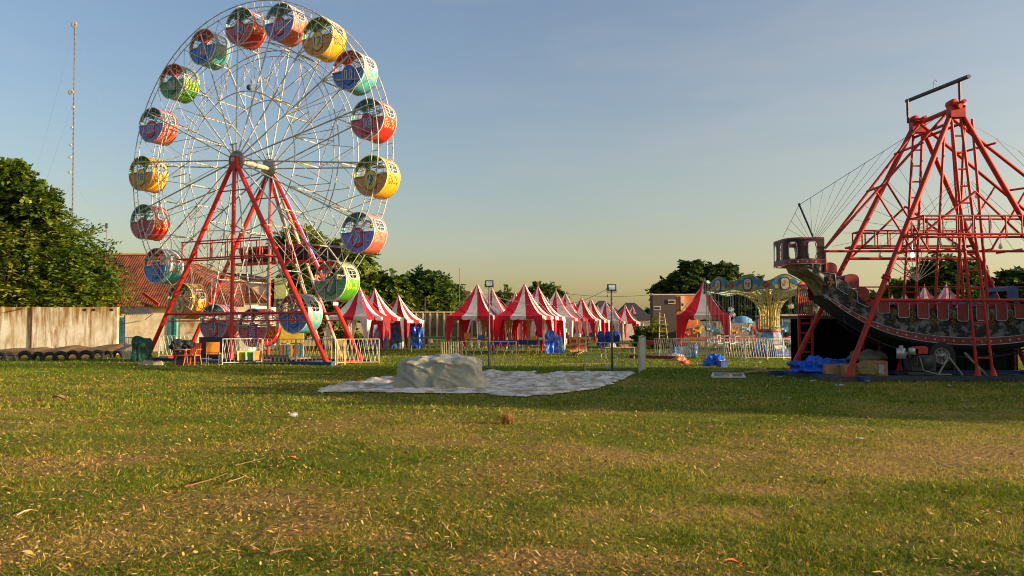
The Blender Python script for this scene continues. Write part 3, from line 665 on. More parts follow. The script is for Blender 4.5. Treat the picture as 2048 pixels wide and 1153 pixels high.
# stall behind the barrier: yellow panel and coloured stripes
mb = MB(); p, q = g2(560, 38), g2(607, 38); mb.box(((p.x+q.x)/2, 38, 1.15), (q.x-p.x, .06, .7)); mb.box(((p.x+q.x)/2, 38.05, .4), (q.x-p.x, .06, .7), mi=1)
for k, c in enumerate(range(7)): mb.box((p.x+.1+k*.16, 37.97, .42), (.11, .05, .6), mi=2+k % 4)
for x in (p.x, q.x): mb.box((x, 38, .75), (.05, .05, 1.5), mi=1)
single('ticket_counter', mb, [mat('panel_yellow', (.68, .52, .06), .5), CREAM, mat('strip_red', (.5, .05, .04)), mat('strip_green', (.05, .3, .1)), mat('strip_blue', (.05, .2, .5)), YEL], 'yellow panel counter with coloured stripes behind the wheel barriers', 'counter', g2(583, 38))
# chairs --------------------------------------------------------------
def plastic_chair(loc, rz, m, label, arms=True):
    t = thing('plastic_chair', label, 'chair', loc, 'chairs under the left side of the wheel', rz)
    def pt(nm, mb): o = bpy.data.objects.new(nm, MB_mesh(nm, mb, m)); COL.objects.link(o); o.parent = t
    mb = MB(); mb.grid(lambda u, v: Vector(((u-.5)*.44, (v-.5)*.42, .43-.02*math.sin(u*PI)*math.sin(v*PI))), 6, 6); mb.box((0, 0, .41), (.46, .44, .03)); pt('seat', mb)
    mb = MB(); mb.grid(lambda u, v: Vector(((u-.5)*(.44-.06*v*v), .21+.10*v+.03*math.cos((u-.5)*PI), .44+.42*v)), 8, 6); mb.tube([Vector(((u/8-.5)*.40, .31+.03*math.cos((u/8-.5)*PI), .86+.02*math.sin(u/8*PI))) for u in range(9)], .02, 6)
    for u in range(5): mb.box(((u-2)*.085, .26, .64), (.05, .03, .4), rx=R(-12))
    pt('backrest', mb)
    for x in (-1, 1):
        for y in (-1, 1): mb = MB(); mb.tube([(x*.2, y*.19, .42), (x*.25, y*.25, 0)], .028, 6, r2=.02); pt('leg', mb)
        if arms: mb = MB(); mb.tube([(x*.24, .24, .64), (x*.26, -.14, .64), (x*.22, -.2, .43)], .02, 6); pt('armrest', mb)
CHR = mat('chair_red', (.48, .09, .05), .4, var=.2); CHP = mat('chair_orange', (.72, .17, .05), .4)
plastic_chair(G(362, 732), R(115), mat('chair_maroon', (.32, .05, .05), .45), 'dark red plastic armchair seen from behind, beside the black bag')
plastic_chair(G(385, 731), R(-10), CHP, 'orange-red plastic chair between the dark red one and the orange seat')
t = thing('metal_chair', 'square orange seat-back chair on thin metal legs, right of the plastic chairs', 'chair', G(427, 730), 'chairs under the left side of the wheel', R(8))
for nm, f, m in (('backrest', lambda mb: mb.box((0, -.2, .72), (.50, .04, .42)), mat('seat_orange', (.74, .27, .02), .5)), ('seat', lambda mb: mb.box((0, .02, .46), (.5, .44, .05)), mat('seat_orange', (.74, .27, .02))),
                 ('frame', lambda mb: [mb.tube([(x*.25, y*.2, 0), (x*.25, y*.2, .95 if y < 0 else .45)], .014, 6) for x in (-1, 1) for y in (-1, 1)]+[mb.tube([(-.25, y*.2, .2), (.25, y*.2, .2)], .012, 6) for y in (-1, 1)], STEEL)):
    mb = MB(); f(mb); o = bpy.data.objects.new(nm, MB_mesh(nm, mb, m)); COL.objects.link(o); o.parent = t
def blob(c, s, seed=0, n=18, amp=.18, freq=2.2, flat=True, pw=1):
    """a lumpy closed surface (bags, heaps)"""
    from mathutils import noise
    mb = MB(); c = Vector(c)
    def fn(u, v):
        a = 2*PI*u; b = PI*v; d = Vector((math.cos(a)*math.sin(b), math.sin(a)*math.sin(b), math.cos(b)))
        k = 1+amp*noise.noise(d*freq+Vector((seed, 0, 0)))*2+amp*.6*noise.noise(d*freq*3+Vector((seed, 5, 0)))
        sg = lambda t: math.copysign(abs(t)**pw, t)
        p = Vector((sg(d.x)*s[0], sg(d.y)*s[1], sg(d.z)*s[2]))*k
        if flat and p.z < 0: p.z = max(p.z, -s[2]*.15)
        return c+p
    mb.grid(fn, n*2, n); return mb
mb = blob((0, 0, .3), (.42, .3, .36), 3, amp=.25); mb.M = Matrix.Identity(4)
def heap(name, label, cat, px, py, s, m, seed, z=None, D=None, amp=.22, freq=2.2, group=None, pw=1, n=18):
    g_ = G(px, py) if D is None else g2(px, D); z = s[2]*.13 if z is None else z
    return single(name, blob((g_.x, g_.y, z), s, seed, amp=amp, freq=freq, pw=pw, n=n), m, label, cat, (g_.x, g_.y, 0), group)
p = G(349, 731); mb = blob((p.x, p.y+.3, .78), (.34, .26, .26), 3, amp=.2, flat=False); mb2 = blob((p.x+.42, p.y+.3, .83), (.26, .2, .18), 4, amp=.2, flat=False); mb.add(mb2.v, mb2.f, 0, True)
mb.box((p.x+.15, p.y+.3, .27), (.5, .4, .54), mi=1)
single('black_bag', mb, [mat('black_cloth', (.02, .022, .028), .7), DARK], 'black bags heaped on a dark stool under the wheel', 'bag', p)
# green tarpaulin over a bin
def drape(loc, sz, seed, mtop=None, flare=.12, yaw=0, fold=7, n=26):
    """cloth thrown over a box: top plus pleated skirt"""
    from mathutils import noise
    mb = MB(); M = Matrix.Translation(loc) @ rotz(yaw)
    def fn(u, v):
        a = 2*PI*u; t = min(v*1.8, 1) if v < .55 else 1; dn = max(0, (v-.45)/.55)
        c, s = math.cos(a), math.sin(a); k = (abs(c)**5+abs(s)**5)**(-1/5)
        r = t*(1+flare*dn*(1+.5*math.sin(a*fold+seed)+.35*math.sin(a*fold*1.7+2*seed)))
        x = c*k*r*sz[0]/2; y = s*k*r*sz[1]/2
        z = sz[2]*(1-dn**1.15)+.05*sz[2]*noise.noise(Vector((x*2.2, y*2.2, seed)))*(1-dn)*3-(.06*sz[2]*t**4 if dn < .2 else 0)
        x += .05*noise.noise(Vector((x*3, y*3+seed, z*3)))*2*t; y += .05*noise.noise(Vector((y*3, z*3, x+seed)))*2*t
        return M @ Vector((x, y, max(z, .01)))
    mb.grid(fn, n*4, n); return mb
p = g2(284, 36.2)
single('covered_bin', drape((p.x, p.y, 0), (.72, .6, 1.08), 2, flare=.10, fold=9), mat('green_tarp', (.012, .07, .045), .55, var=.4, bump=.3), 'dark green tarpaulin draped over a bin at the left wheel leg', 'tarpaulin', p)
# timber blocks under the left foot, litter under the wheel
for i, (px, w, lab) in enumerate(((291, .55, 'pale timber block under the left front wheel leg'), (312, .5, 'pale timber block right of the left wheel foot'))):
    p = G(px, 731); mb = MB(); mb.box((p.x, p.y+.1, .06), (w, .3, .14), rz=R(3)); mb.box((p.x+.05, p.y+.12, .155), (w*.6, .2, .04), rz=R(-4)); single('timber_block', mb, mat('pale_timber', (.5, .42, .28), .8), lab, 'block', p, 'timber blocks under the wheel')
# ------------------------------------------------------------ striped tents
TR = mat('tent_red', (.70, .016, .035), .55, var=.12, scale=2, spec=.3); TW = mat('tent_white', (.84, .80, .72), .6, var=.12, scale=2, spec=.3)
for m_ in (TR, TW):                                             # thin canvas lets some light through
    nt = m_.node_tree; b_ = bsdf(m_); tr_ = nt.nodes.new('ShaderNodeBsdfTranslucent'); mx_ = nt.nodes.new('ShaderNodeMixShader'); mx_.inputs[0].default_value = .22
    nt.links.new(b_.inputs['Base Color'].links[0].from_socket, tr_.inputs[0]); nt.links.new(b_.outputs[0], mx_.inputs[1]); nt.links.new(tr_.outputs[0], mx_.inputs[2]); nt.links.new(mx_.outputs[0], nt.nodes['Material Output'].inputs[0])
PR = mat('tent_pink', (.55, .10, .14), .6, var=.12, scale=2)
TP = {}
def tent_meshes(w=3.0, eave=2.28, peak=4.36, start=0):
    """canopy, valance and corner drops; five stripes on each side"""
    h = w/2; can = MB(); ns, nt_ = 3, 12
    prof = lambda t: eave+(peak-eave)*(1-t)**1.75*(.97)+(peak-eave)*.03*(1-t)
    for side in range(4):
        M = rotz(side*PI/2)
        for s in range(ns):
            mi = (s+start+side) % 2
            for k in range(nt_):
                t0, t1 = .012+.988*k/nt_, .012+.988*(k+1)/nt_
                q = []
                for t, e in ((t0, 0), (t1, 0), (t1, 1), (t0, 1)):
                    x = -h+w*(s+e)/ns; sagz = -.035*math.sin(PI*(s+e)/ns)*t*(1 if t < 1 else .6)
                    q.append(M @ Vector((x*t, -h*t, prof(t)+sagz)))
                can.add(q, [(0, 1, 2, 3)], mi, False)
    can.tube([(0, 0, peak-.1), (0, 0, peak+.10)], .018, 6, mi=start, r2=.006)
    val = MB()
    for side in range(4):
        M = rotz(side*PI/2)
        for s in range(ns):
            mi = (s+start+side) % 2
            for k in range(8):
                u0, u1 = (s+k/8)/ns, (s+(k+1)/8)/ns
                sc = lambda u: .20+.055*abs(math.sin(u*ns*2*PI))
                zz = lambda u: eave-.021*math.sin(PI*u)
                val.add([M @ Vector((-h+w*u0, -h-.012, zz(u0))), M @ Vector((-h+w*u1, -h-.012, zz(u1))), M @ Vector((-h+w*u1, -h-.03, zz(u1)-sc(u1))), M @ Vector((-h+w*u0, -h-.03, zz(u0)-sc(u0)))], [(0, 1, 2, 3)], mi)
    fr = MB()
    for x in (-1, 1):
        for y in (-1, 1): fr.tube([(x*(h-.04), y*(h-.04), 0), (x*(h-.04), y*(h-.04), eave-.03)], .028, 6); fr.tube([(x*(h-.04), y*(h-.04), eave-.05), (0, 0, peak-.25)], .018, 4)
    for z in (eave-.06,):
        for a, b in (((-1, -1), (1, -1)), ((1, -1), (1, 1)), ((1, 1), (-1, 1)), ((-1, 1), (-1, -1))): fr.tube([(a[0]*(h-.05), a[1]*(h-.05), z), (b[0]*(h-.05), b[1]*(h-.05), z)], .02, 5)
    drops = []
    for ci, (cx, cy) in enumerate(((-1, -1), (1, -1), (1, 1), (-1, 1))):
        d = MB()
        # two triangular leg sleeves meeting at the corner post, gathered to the foot
        for ax in (0, 1):
            def fn(u, v, ax=ax, cx=cx, cy=cy):
                wd = .46*(1-v)**1.3+.09; off = u*wd; fl = .025*math.sin(u*9+v*3)*(v > .02)
                z = (eave-.2)*(1-v)+.12*v
                x, y = (h+.01)*cx, (h+.01)*cy
                if ax == 0: return Vector((x-cx*off, y+cy*fl, z))
                return Vector((x+cx*fl, y-cy*off, z))
            d.grid(fn, 5, 10, mi=(ax+ci+start) % 2 if ax else start % 2)
        drops.append(d)
    return can, val, fr, drops
def tent_proto(key, w, eave, peak, start, mr=None):
    mats = [mr or TR, TW]; can, val, fr, dr = tent_meshes(w, eave, peak, start)
    TP[key] = dict(canopy=MB_mesh('canopy', can, mats), valance=MB_mesh('valance', val, mats), frame=MB_mesh('frame', fr, STEEL), leg_sleeve=[MB_mesh('leg_sleeve', d, mats) for d in dr])
TG = 'red and white striped market tents'
def tent(x, y, rz, key, label, group=TG, sc=1):
    t = thing('market_tent', label, 'tent', (x, y, 0), group, rz)
    for nm, me in TP[key].items():
        for m_ in (me if isinstance(me, list) else [me]): o = bpy.data.objects.new(nm, m_); COL.objects.link(o); o.parent = t
    t.scale = (1, 1, sc); return t
tent_proto('r', 3.0, 2.28, 4.36, 0); tent_proto('w', 3.0, 2.28, 4.36, 1); tent_proto('p', 3.0, 2.28, 4.36, 0, PR)
RZ = -R(15.8)
def peak_at(px, py, h=2.86):
    a, b = ray(px, py); D = h/b; return a*D, D
rowB = [(1049, 566, 'r', 'nearest tent of the long row, blue sheet at its right leg'), (1076, 571, 'r', 'second tent of the long row, directly behind the nearest one'),
        (1112, 580, 'w', 'third tent in the long row, its red left side beside a broad white strip'), (1131, 585, 'w', 'fourth tent in the long row, touching the third from behind'),
        (1163, 594, 'r', 'fifth tent in the long row, with blue covered tables to its right'), (1182, 597, 'r', 'sixth tent in the long row, touching the fifth from behind'),
        (1211, 601, 'w', 'seventh tent of the row, its peak just left of the right floodlight pole'), (1223, 608, 'w', 'eighth tent of the row, peak right at the floodlight pole'),
        (1250, 609, 'r', 'second last tent of the row, before the dark roofed house'), (1265, 612, 'w', 'farthest tent at the right end of the long row')]
for px, py, k, lb in rowB:
    x, y = peak_at(px, py); tent(x, y, RZ, k, lb)
for px, py, k, lb in [(954.5, 567, 'r', 'striped tent left of the floodlight pole, front left of the middle group'), (984, 575, 'w', 'striped tent whose peak shows just right of the left floodlight'),
                      (1030, 583, 'r', 'striped tent mostly hidden behind the nearest tent of the long row'), (1094, 594, 'r', 'small distant tent tip between the second and third tents of the row'),
                      (1147, 602, 'r', 'small distant tent tip just left of the fifth tent of the row'), (1195, 612, 'w', 'small distant tent tip between the sixth and seventh tents of the row')]:
    x, y = peak_at(px, py); tent(x, y, RZ, k, lb)
for px, py, k, lb, hh in [(718.5, 571, 'w', 'leftmost striped tent, right next to green gondola 7', 2.86), (749.5, 576, 'r', 'striped tent with a dark blue wall, middle of the left three', 2.86), (797, 594, 'r', 'striped tent with the bright blue sheet, last of the left three', 2.86)]:
    a, b = ray(px, py); D = 2.86/b
    if px > 790: D = 61
    tent(a*D, D, RZ-R(4), k, lb, sc=1 if px < 790 else .93)
x, y = peak_at(1406.6, 562); BT = (x, y); tent(x, y, RZ, 'r', 'tall striped tent standing alone in front of the brick building, beside the chair swing ride')
for px, py, lb, hh in [(1784, 590, 'small pinkish striped tent tip left of the ship seats, leftmost behind the ship', 2.86), (1809, 584.5, 'small pinkish striped tent tip second from left behind the ship', 2.86), (1849, 571, 'pinkish striped tent peak behind the red ladder of the ship ride', 2.86), (1892.5, 567, 'broad pinkish striped tent showing above the ship seats', 2.86)]:
    x, y = peak_at(px, py, hh); tent(x, y, RZ, 'p', lb, 'pinkish striped tents behind the ship')
# blue sheets used as walls
def sheet(pa, pb, z0, z1, m, name, label, n=14, amp=.05, seed=1, cat='sheet', group='blue plastic sheets on the tents'):
    from mathutils import noise
    mb = MB(); pa, pb = Vector(pa), Vector(pb); nn = Vector((-(pb-pa).y, (pb-pa).x, 0)).normalized()
    def fn(u, v):
        b = pa.lerp(pb, u); b.z = z0+(z1-z0)*v
        return b+nn*(amp*2*noise.noise(Vector((u*5, v*4, seed)))+amp*noise.noise(Vector((u*16, v*3, seed))))+Vector((0, 0, .06*noise.noise(Vector((u*6, seed, 0)))*(1 if v < .5 else -1)))
    mb.grid(fn, n, n); c = (pa+pb)/2; c.z = 0
    return single(name, mb, m, label, cat, c, group)
SB = mat('slate_blue_sheet', (.035, .09, .22), .5, var=.3, scale=3, bump=.4); 
sheet(P(746, HZ, 55.2), P(776, HZ, 56.5), .05, 1.75, SB, 'wall_sheet', 'slate blue sheet closing the front of the middle left tent', amp=.06, seed=3)
sheet(P(778, HZ, 57.6), P(806, HZ, 57.8), .05, 1.75, SB, 'wall_sheet', 'slate blue sheet closing the gap before the third left tent', amp=.06, seed=4)
sheet(P(821, HZ, 58.8), P(845, HZ, 58.9), .02, 1.6, BLUE, 'wall_sheet', 'bright blue crumpled sheet on the third left tent', amp=.10, seed=5)
sheet(P(1090, HZ, 47.8), P(1110, HZ, 48.2), .02, 1.35, BLUE, 'wall_sheet', 'blue sheet at the right leg of the nearest row tent', amp=.08, seed=6)
heap('sheet_bundle', 'crumpled blue and white sheet lying against the nearest row tent', 'sheet', 1117, 706, (.28, .25, .9), mat('blue_white_sheet', (.05, .22, .7), .4, col2=(.5, .55, .62), scale=4, mix=(.35, .5), bump=.3), 7, amp=.25)
for a, b, D, lb in ((1195, 1209, 62, 'blue covered crate left of three behind the right barrier'), (1211, 1224, 63, 'blue covered crate in the middle of three behind the right barrier'), (1226, 1238, 64, 'blue covered crate right of three behind the right barrier')):
    p, q = P(a, HZ, D), P(b, HZ, D); single('covered_crate', drape(((p.x+q.x)/2, D, 0), (q.x-p.x, .6, 1.25), a*.1, flare=.05), mat('navy_sheet', (.012, .05, .32), .45, bump=.3), lb, 'crate', ((p.x+q.x)/2, D, 0), 'blue covered crates by the tent row')
# tables with goods in the tents
def table(px, D, w, d, h, rz, mt, label, cloth=None, goods=(), group='tables among the tents', skirt=0):
    p = P(px, HZ, D); t = thing('market_table', label, 'table', (p.x, D, 0), group, rz)
    def pt(nm, mb, m): o = bpy.data.objects.new(nm, MB_mesh(nm, mb, m)); COL.objects.link(o); o.parent = t
    mb = MB(); mb.box((0, 0, h), (w, d, .04)); pt('tabletop', mb, mt)
    for x in (-1, 1):
        for y in (-1, 1): mb = MB(); mb.tube([(x*(w/2-.06), y*(d/2-.05), 0), (x*(w/2-.06), y*(d/2-.05), h-.02)], .018, 5); pt('leg', mb, STEEL)
    if skirt: mb = MB(); mb.box((0, -d/2-.012, h-skirt/2+.02), (w+.02, .012, skirt)); pt('skirt', mb, mt)
    for gx, gz, gw, gh, gm in goods: mb = MB(); mb.box((gx, 0, h+.02+gh/2+gz), (gw, d*.5, gh)); pt('goods', mb, gm)
GB = mat('goods_brown', (.28, .13, .05), .7); GO = mat('goods_orange', (.7, .25, .04), .6); GW = mat('goods_white', (.6, .58, .5), .6); GR_ = mat('goods_red', (.45, .04, .03), .6)
NAV = mat('navy_cloth', (.015, .05, .22), .6, var=.3)
table(1010, 46.6, 1.6, .6, .78, RZ, NAV, 'dark blue covered table at the left floodlight pole', skirt=.25)
table(1048, 47.2, 1.7, .6, .8, RZ, NAV, 'dark blue covered table under the nearest row tent', skirt=.28)
table(1075, 46.9, 1.2, .6, .82, RZ, WOOD, 'bare table with thin legs right of the dark blue tables', goods=((-.2, 0, .3, .2, GO), (.25, 0, .3, .12, GW)))
table(1145, 56, 2.0, .7, .8, RZ, WOOD, 'table with brown goods under the third row tent', goods=((-.5, 0, .4, .4, GB), (.3, 0, .5, .3, GW)))
table(1175, 66, 2.2, .7, .8, RZ, WOOD, 'table with red goods under the fifth row tent', goods=((-.6, 0, .4, .35, GR_), (.4, 0, .5, .3, GB)))
table(950, 49.5, 2.0, .7, .8, RZ, GR_, 'red table under the tent left of the floodlight pole', goods=((-.5, 0, .3, .4, GO), (.4, 0, .3, .25, mat('goods_blue', (.04, .15, .5)))))
table(875, 52, 3.4, .8, .9, 0, mat('stage_green', (.08, .2, .12), .7), 'long green topped trestle beside the cage fence', skirt=.1)
table(1305, 43.0, .9, .8, .82, RZ, mat('red_cloth', (.42, .02, .02), .6), 'red covered table right of the white board', skirt=.2)
table(1235, 40, 1.6, .8, .55, R(12), WOOD, 'low timber trestle with poles behind the right barrier', goods=((-.3, 0, .3, .2, GW), (.3, 0, .4, .12, GB)))
# pallets / boxes at third tent
for px, D, m, lb in ((1147, 50.5, mat('box_yellow', (.62, .45, .15), .7, col2=(.55, .2, .08), scale=4), 'yellow printed box left of two by the third tent'), (1165, 50.8, mat('box_cream', (.62, .5, .25), .7, col2=(.5, .3, .08), scale=4), 'cream printed box right of two by the third tent')):
    p = P(px, HZ, D); mb = MB(); mb.box((p.x, D, .46), (.52, .4, .92)); mb.box((p.x, D, .93), (.56, .44, .03)); mb.box((p.x, D-.21, .7), (.3, .01, .2), mi=1); mb.box((p.x, D-.21, .3), (.34, .01, .25), mi=1)
    single('goods_box', mb, [m, GR_], lb, 'box', (p.x, D, 0), 'printed boxes by the tents')
# banners hung in the tents (canopy rear cloths, hanging goods): each tent's own curtain strips
for i, (px, D, c) in enumerate([(925, 51.5, 0), (968, 51.8, 1), (1003, 51, 0), (1020, 51.5, 1), (1032, 52.5, 0), (1058, 52, 1), (1100, 51, 0), (1125, 56, 1), (1141, 58, 0), (1195, 67, 1)]):
    p = P(px, HZ, D); mb = MB(); mb.grid(lambda u, v: Vector((p.x+(u-.5)*(.5-.25*math.sin(v*PI)), D+.04*math.sin(u*14), .35+1.75*v)), 8, 6)
    single('tied_curtain', mb, (TR, mat('curtain_peach', (.62, .38, .22), .7))[c], ('red tied curtain', 'peach tied curtain')[c]+' hanging inside '+['the tent left of the floodlight pole, at its front', 'the tent left of the floodlight pole, at its right', 'the gap right of the left floodlight pole', 'the gap before the nearest row tent', 'the nearest row tent, left side', 'the nearest row tent, middle', 'the second row tent', 'the third row tent, left', 'the third row tent, right', 'the fifth row tent'][i], 'curtain', (p.x, D, 0), 'tied curtains in the tents')

# ------------------------------------------------------------ floodlights, masts, wires
PANE = mat('lamp_glass', (.42, .52, .55), .15, .3)
def floodlight(px, D, ztop, label, yaw=0):
    p = P(px, HZ, D); t = thing('floodlight_pole', label, 'floodlight', (p.x, D, 0), 'floodlights on poles on the lawn')
    def pt(nm, mb, m): return mesh_obj(nm, mb, m, t)
    mb = MB(); mb.tube([(p.x, D, 0), (p.x, D, ztop-.1)], .03, 8); mb.tube([(p.x, D, 0), (p.x, D, 1.3)], .042, 8); mb.box((p.x, D, .02), (.3, .3, .04)); pt('pole', mb, mat('pole_grey', (.12, .12, .12), .5, .4))
    mb = MB(); mb.box((p.x, D-.05, ztop), (.31, .1, .24), rz=yaw, rx=R(-8)); mb.tube([(p.x-.17, D, ztop), (p.x-.17, D, ztop-.16), (p.x+.17, D, ztop-.16), (p.x+.17, D, ztop)], .012, 5); h = pt('lamp_housing', mb, DARK)
    mb = MB(); mb.box((p.x, D-.105, ztop+.005), (.23, .012, .17), rz=yaw, rx=R(-8)); g_ = mesh_obj('lamp_glass', mb, PANE); g_.parent = h; g_.location = (0, 0, 0)
    me = g_.data
    for v in me.vertices: v.co -= Vector((p.x, D, 0))
    return t
floodlight(978.5, 29.9, P(978, 568, 29.9).z, 'left floodlight on a thin pole beside the open lattice barrier')
floodlight(1223.5, 28.2, P(1223, 576, 28.2).z, 'right floodlight on a thin pole, with a small bulb hanging from it', R(8))
mb = MB(); q = P(1223, 580, 28.2); mb.tube([(q.x-.13, 28.2, q.z), (q.x-.13, 28.2, q.z-.18)], .006, 4); mb.lathe([(0, 0), (.03, .01), (.035, .06), (.015, .1), (0, .1)], (q.x-.13, 28.2, q.z-.27), 10)
single('hanging_bulb', mb, mat('bulb_grey', (.3, .3, .28), .3), 'small bulb hanging under the right floodlight', 'bulb', (q.x-.13, 28.2, q.z-.2), 'hanging bulbs')
def wire(label, pts, r=.012, sag=0, cat='cable', group='wires over the field'):
    mb = MB()
    for a, b in zip(pts[:-1], pts[1:]): mb.cable(a, b, sag, r, 3, 10)
    return single('wire', mb, DARK, label, cat, tuple(pts[0]), group)
wire('slack cable from the right floodlight to the left one across the tents', [P(1215, 578, 28.2), P(1150, 606, 31), P(1071, 611, 33), P(1036, 603, 30.5), P(984, 590, 29.9)], .009, .05)
wire('overhead line behind the tent peaks in the middle of the picture', [P(1125, 587, 96), P(1302, 590, 96)], .022, .3)
wire('overhead line running from the brick building to the right', [P(905, 585, 100), P(1125, 587, 96)], .018, .3)
# radio mast
p = P(145, HZ, 75); t = thing('radio_mast', 'tall thin guyed radio mast with dishes above the left tree', 'mast', (p.x, 75, 0))
mb = MB(); top = P(149, 45, 75); bot = P(143, HZ, 75); bot.z = 0
for k in range(3):
    a = k*2*PI/3; o_ = Vector((.08*math.cos(a), .08*math.sin(a), 0)); mb.tube([bot+o_, top+o_*.6], .02, 4)
for k in range(64):
    c0 = bot.lerp(top, k/64); c1 = bot.lerp(top, (k+1)/64)
    for j in range(3):
        a = j*2*PI/3; b = (j+1)*2*PI/3; s = .08*(1-.4*k/64)
        mb.tube([c0+Vector((s*math.cos(a), s*math.sin(a), 0)), c1+Vector((s*math.cos(b), s*math.sin(b), 0))], .013, 3)
mesh_obj('lattice_shaft', mb, mat('mast_steel', (.12, .11, .11), .6), t)
for px, py, s in ((148.5, 50, .30), (142, 185, .28), (146, 215, .1), (143, 255, .09), (140, 315, .1), (139, 345, .1), (141, 290, .08)):
    c = P(px, py, 74.7); mb = MB(); mb.lathe([(0, .12*s/.3), (s*.6, .05), (s, -.05), (s*.9, -.07), (0, .02)], c, 14, 0, 'Y') if s > .2 else mb.box(c, (s*2.2, .2, s*1.6)); mesh_obj('antenna', mb, mat('dish_white', (.42, .40, .38), .5), t)
mb = MB()
for dx in (-9, 10): 
    for f in (.98, .75, .5): mb.tube([bot.lerp(top, f), Vector((p.x+dx, 75+2, 0))], .006, 3)
mesh_obj('guy_wire', mb, STEEL, t)
def pole(px, pytop, D, r, label, name='thin_mast', cat='mast', extra=None):
    p = P(px, HZ, D); top = P(px, pytop, D); mb = MB(); mb.tube([(p.x, D, 0), top], r, 5, r2=r*.5)
    if extra: extra(mb, top)
    return single(name, mb, mat('mast_steel', (.22, .2, .19)), label, cat, (p.x, D, 0), 'thin masts')
pole(213, 452, 80, .05, 'short thin mast above the tiled roof ridge', extra=lambda mb, t_: mb.box(t_, (.25, .1, .5)))
pole(919, 537, 56, .035, 'thin leaning pole left of the middle tents')
pole(850, 594, 56, .04, 'thin grey pole in front of the cage fence')
pole(503, 150, 60, .07, 'slim mast seen through the spokes at the top of the wheel', extra=lambda mb, t_: (mb.lathe([(0, .08), (.24, 0), (0, .02)], t_-Vector((.1, .1, 1.0)), 12, 0, 'Y'), mb.box(t_-Vector((0, 0, .5)), (.1, .1, .3))))
def tvant(mb, t_):
    mb.tube([t_-Vector((.2, 0, 0)), t_+Vector((1.5, 0, 0))], .03, 4)
    for k in range(6): mb.tube([t_+Vector((k*.25, 0, -.25)), t_+Vector((k*.25, 0, .25))], .02, 4)
pole(415, 462, 62, .035, 'television antenna on a mast seen left of the wheel post', 'television_antenna', 'antenna', tvant)
# ------------------------------------------------------------ chair swing ride
CX, CY = P(1539, HZ, 43).x, 43.0
t = thing('chair_swing_ride', 'chair swing ride with painted crown, flared yellow lattice column and blue cone base', 'carousel', (CX, CY, 0)); SW = t
def pt(nm, mb, m, par=None, label=None):
    o = mesh_obj(nm, mb, m, SW)
    if label: o['label'] = label
    return o
CR = 3.42; NP = 12
CP = mat('crown_teal', (.07, .26, .20), .5, col2=(.34, .30, .09), scale=2.6, mix=(.44, .54), detail=1.5); CO = mat('crown_ochre', (.48, .33, .05), .5); CBL = mat('crown_blue', (.03, .16, .42), .5)
for k in range(NP):
    a0 = 2*PI*k/NP-.35; a1 = 2*PI*(k+1)/NP-.35; mb = MB(); n = 12
    def rim(u): return Vector((CX+CR*math.cos(a0+(a1-a0)*u), CY+CR*math.sin(a0+(a1-a0)*u), 0))
    top = lambda u: 4.02+.17*math.cos((u-.5)*2*PI); botz = lambda u: 3.42-.07*math.cos((u-.5)*2*PI)
    mb.grid(lambda u, v: rim(u)+Vector((0, 0, botz(u)+(top(u)-botz(u))*v)), n, 4)
    for e, z in ((top, 0), (botz, 0)): mb.tube([rim(i/n)+Vector((0, 0, e(i/n))) for i in range(n+1)], .02, 5, mi=9)
    am = (a0+a1)/2; rad = Vector((math.cos(am), math.sin(am), 0)); tan = Vector((-rad.y, rad.x, 0)); c = Vector((CX, CY, 3.72))+rad*(CR*math.cos((a1-a0)*.12)+.0)
    def disc(cc, rx, rz_, off, mi, nn=16, ex=1): 
        mb.add([cc+rad*off+tan*math.copysign(abs(math.cos(2*PI*i/nn))**ex, math.cos(2*PI*i/nn))*rx+Vector((0, 0, math.copysign(abs(math.sin(2*PI*i/nn))**ex, math.sin(2*PI*i/nn))*rz_)) for i in range(nn)], [tuple(range(nn))], mi)
    disc(c, .24, .33, .03, 2, ex=.6); disc(c, .19, .27, .038, 3, ex=.6)
    for j in range(5):
        aa = j*2*PI/5+.3; disc(c+tan*.08*math.cos(aa)+Vector((0, 0, .1*math.sin(aa))), .05, .06, .046, 4+(k+j) % 2, 8)
    disc(c, .04, .05, .052, 1, 8)
    for sx in (-1, 1):
        for sz in (-1, 1): disc(c+tan*sx*.38+Vector((0, 0, sz*.14)), .13, .10, .012, 6+(sz > 0), 12)
        disc(c+tan*sx*.52, .1, .16, .008, 7, 12)
    # red lozenge at the joint
    cj = rim(0); rj = (cj-Vector((CX, CY, 0))).normalized(); tj = Vector((-rj.y, rj.x, 0)); cj = cj+rj*.035+Vector((0, 0, 3.68))
    mb.add([cj+tj*.2, cj+Vector((0, 0, .17)), cj-tj*.2, cj-Vector((0, 0, .17))], [(0, 1, 2, 3)], 8)
    mb.add([cj+rj*.01+tj*.12, cj+rj*.01+Vector((0, 0, .1)), cj+rj*.01-tj*.12, cj+rj*.01-Vector((0, 0, .1))], [(0, 1, 2, 3)], 4)
    pt('crown_panel', mb, [CP, CO, mat('oval_maroon', (.16, .02, .03), .5), mat('oval_pale', (.40, .45, .42), .5), mat('lozenge_red2', (.55, .06, .04), .5), mat('flower_yellow', (.6, .45, .06), .5), CO, CBL, mat('lozenge_red', (.40, .02, .02), .5), mat('crown_edge', (.12, .20, .16), .5)])
mb = MB()
for k in range(24):
    a = 2*PI*k/24; mb.tube([(CX+.4*math.cos(a), CY+.4*math.sin(a), 3.9), (CX+CR*math.cos(a), CY+CR*math.sin(a), 3.62)], .028, 4)
for r in (1.3, 2.3, CR-.03): mb.tube([(CX+r*math.cos(2*PI*k/36), CY+r*math.sin(2*PI*k/36), 3.85-r*.07) for k in range(36)], .022, 4, closed=True)
pt('crown_frame', mb, CREAM)
mb = MB()
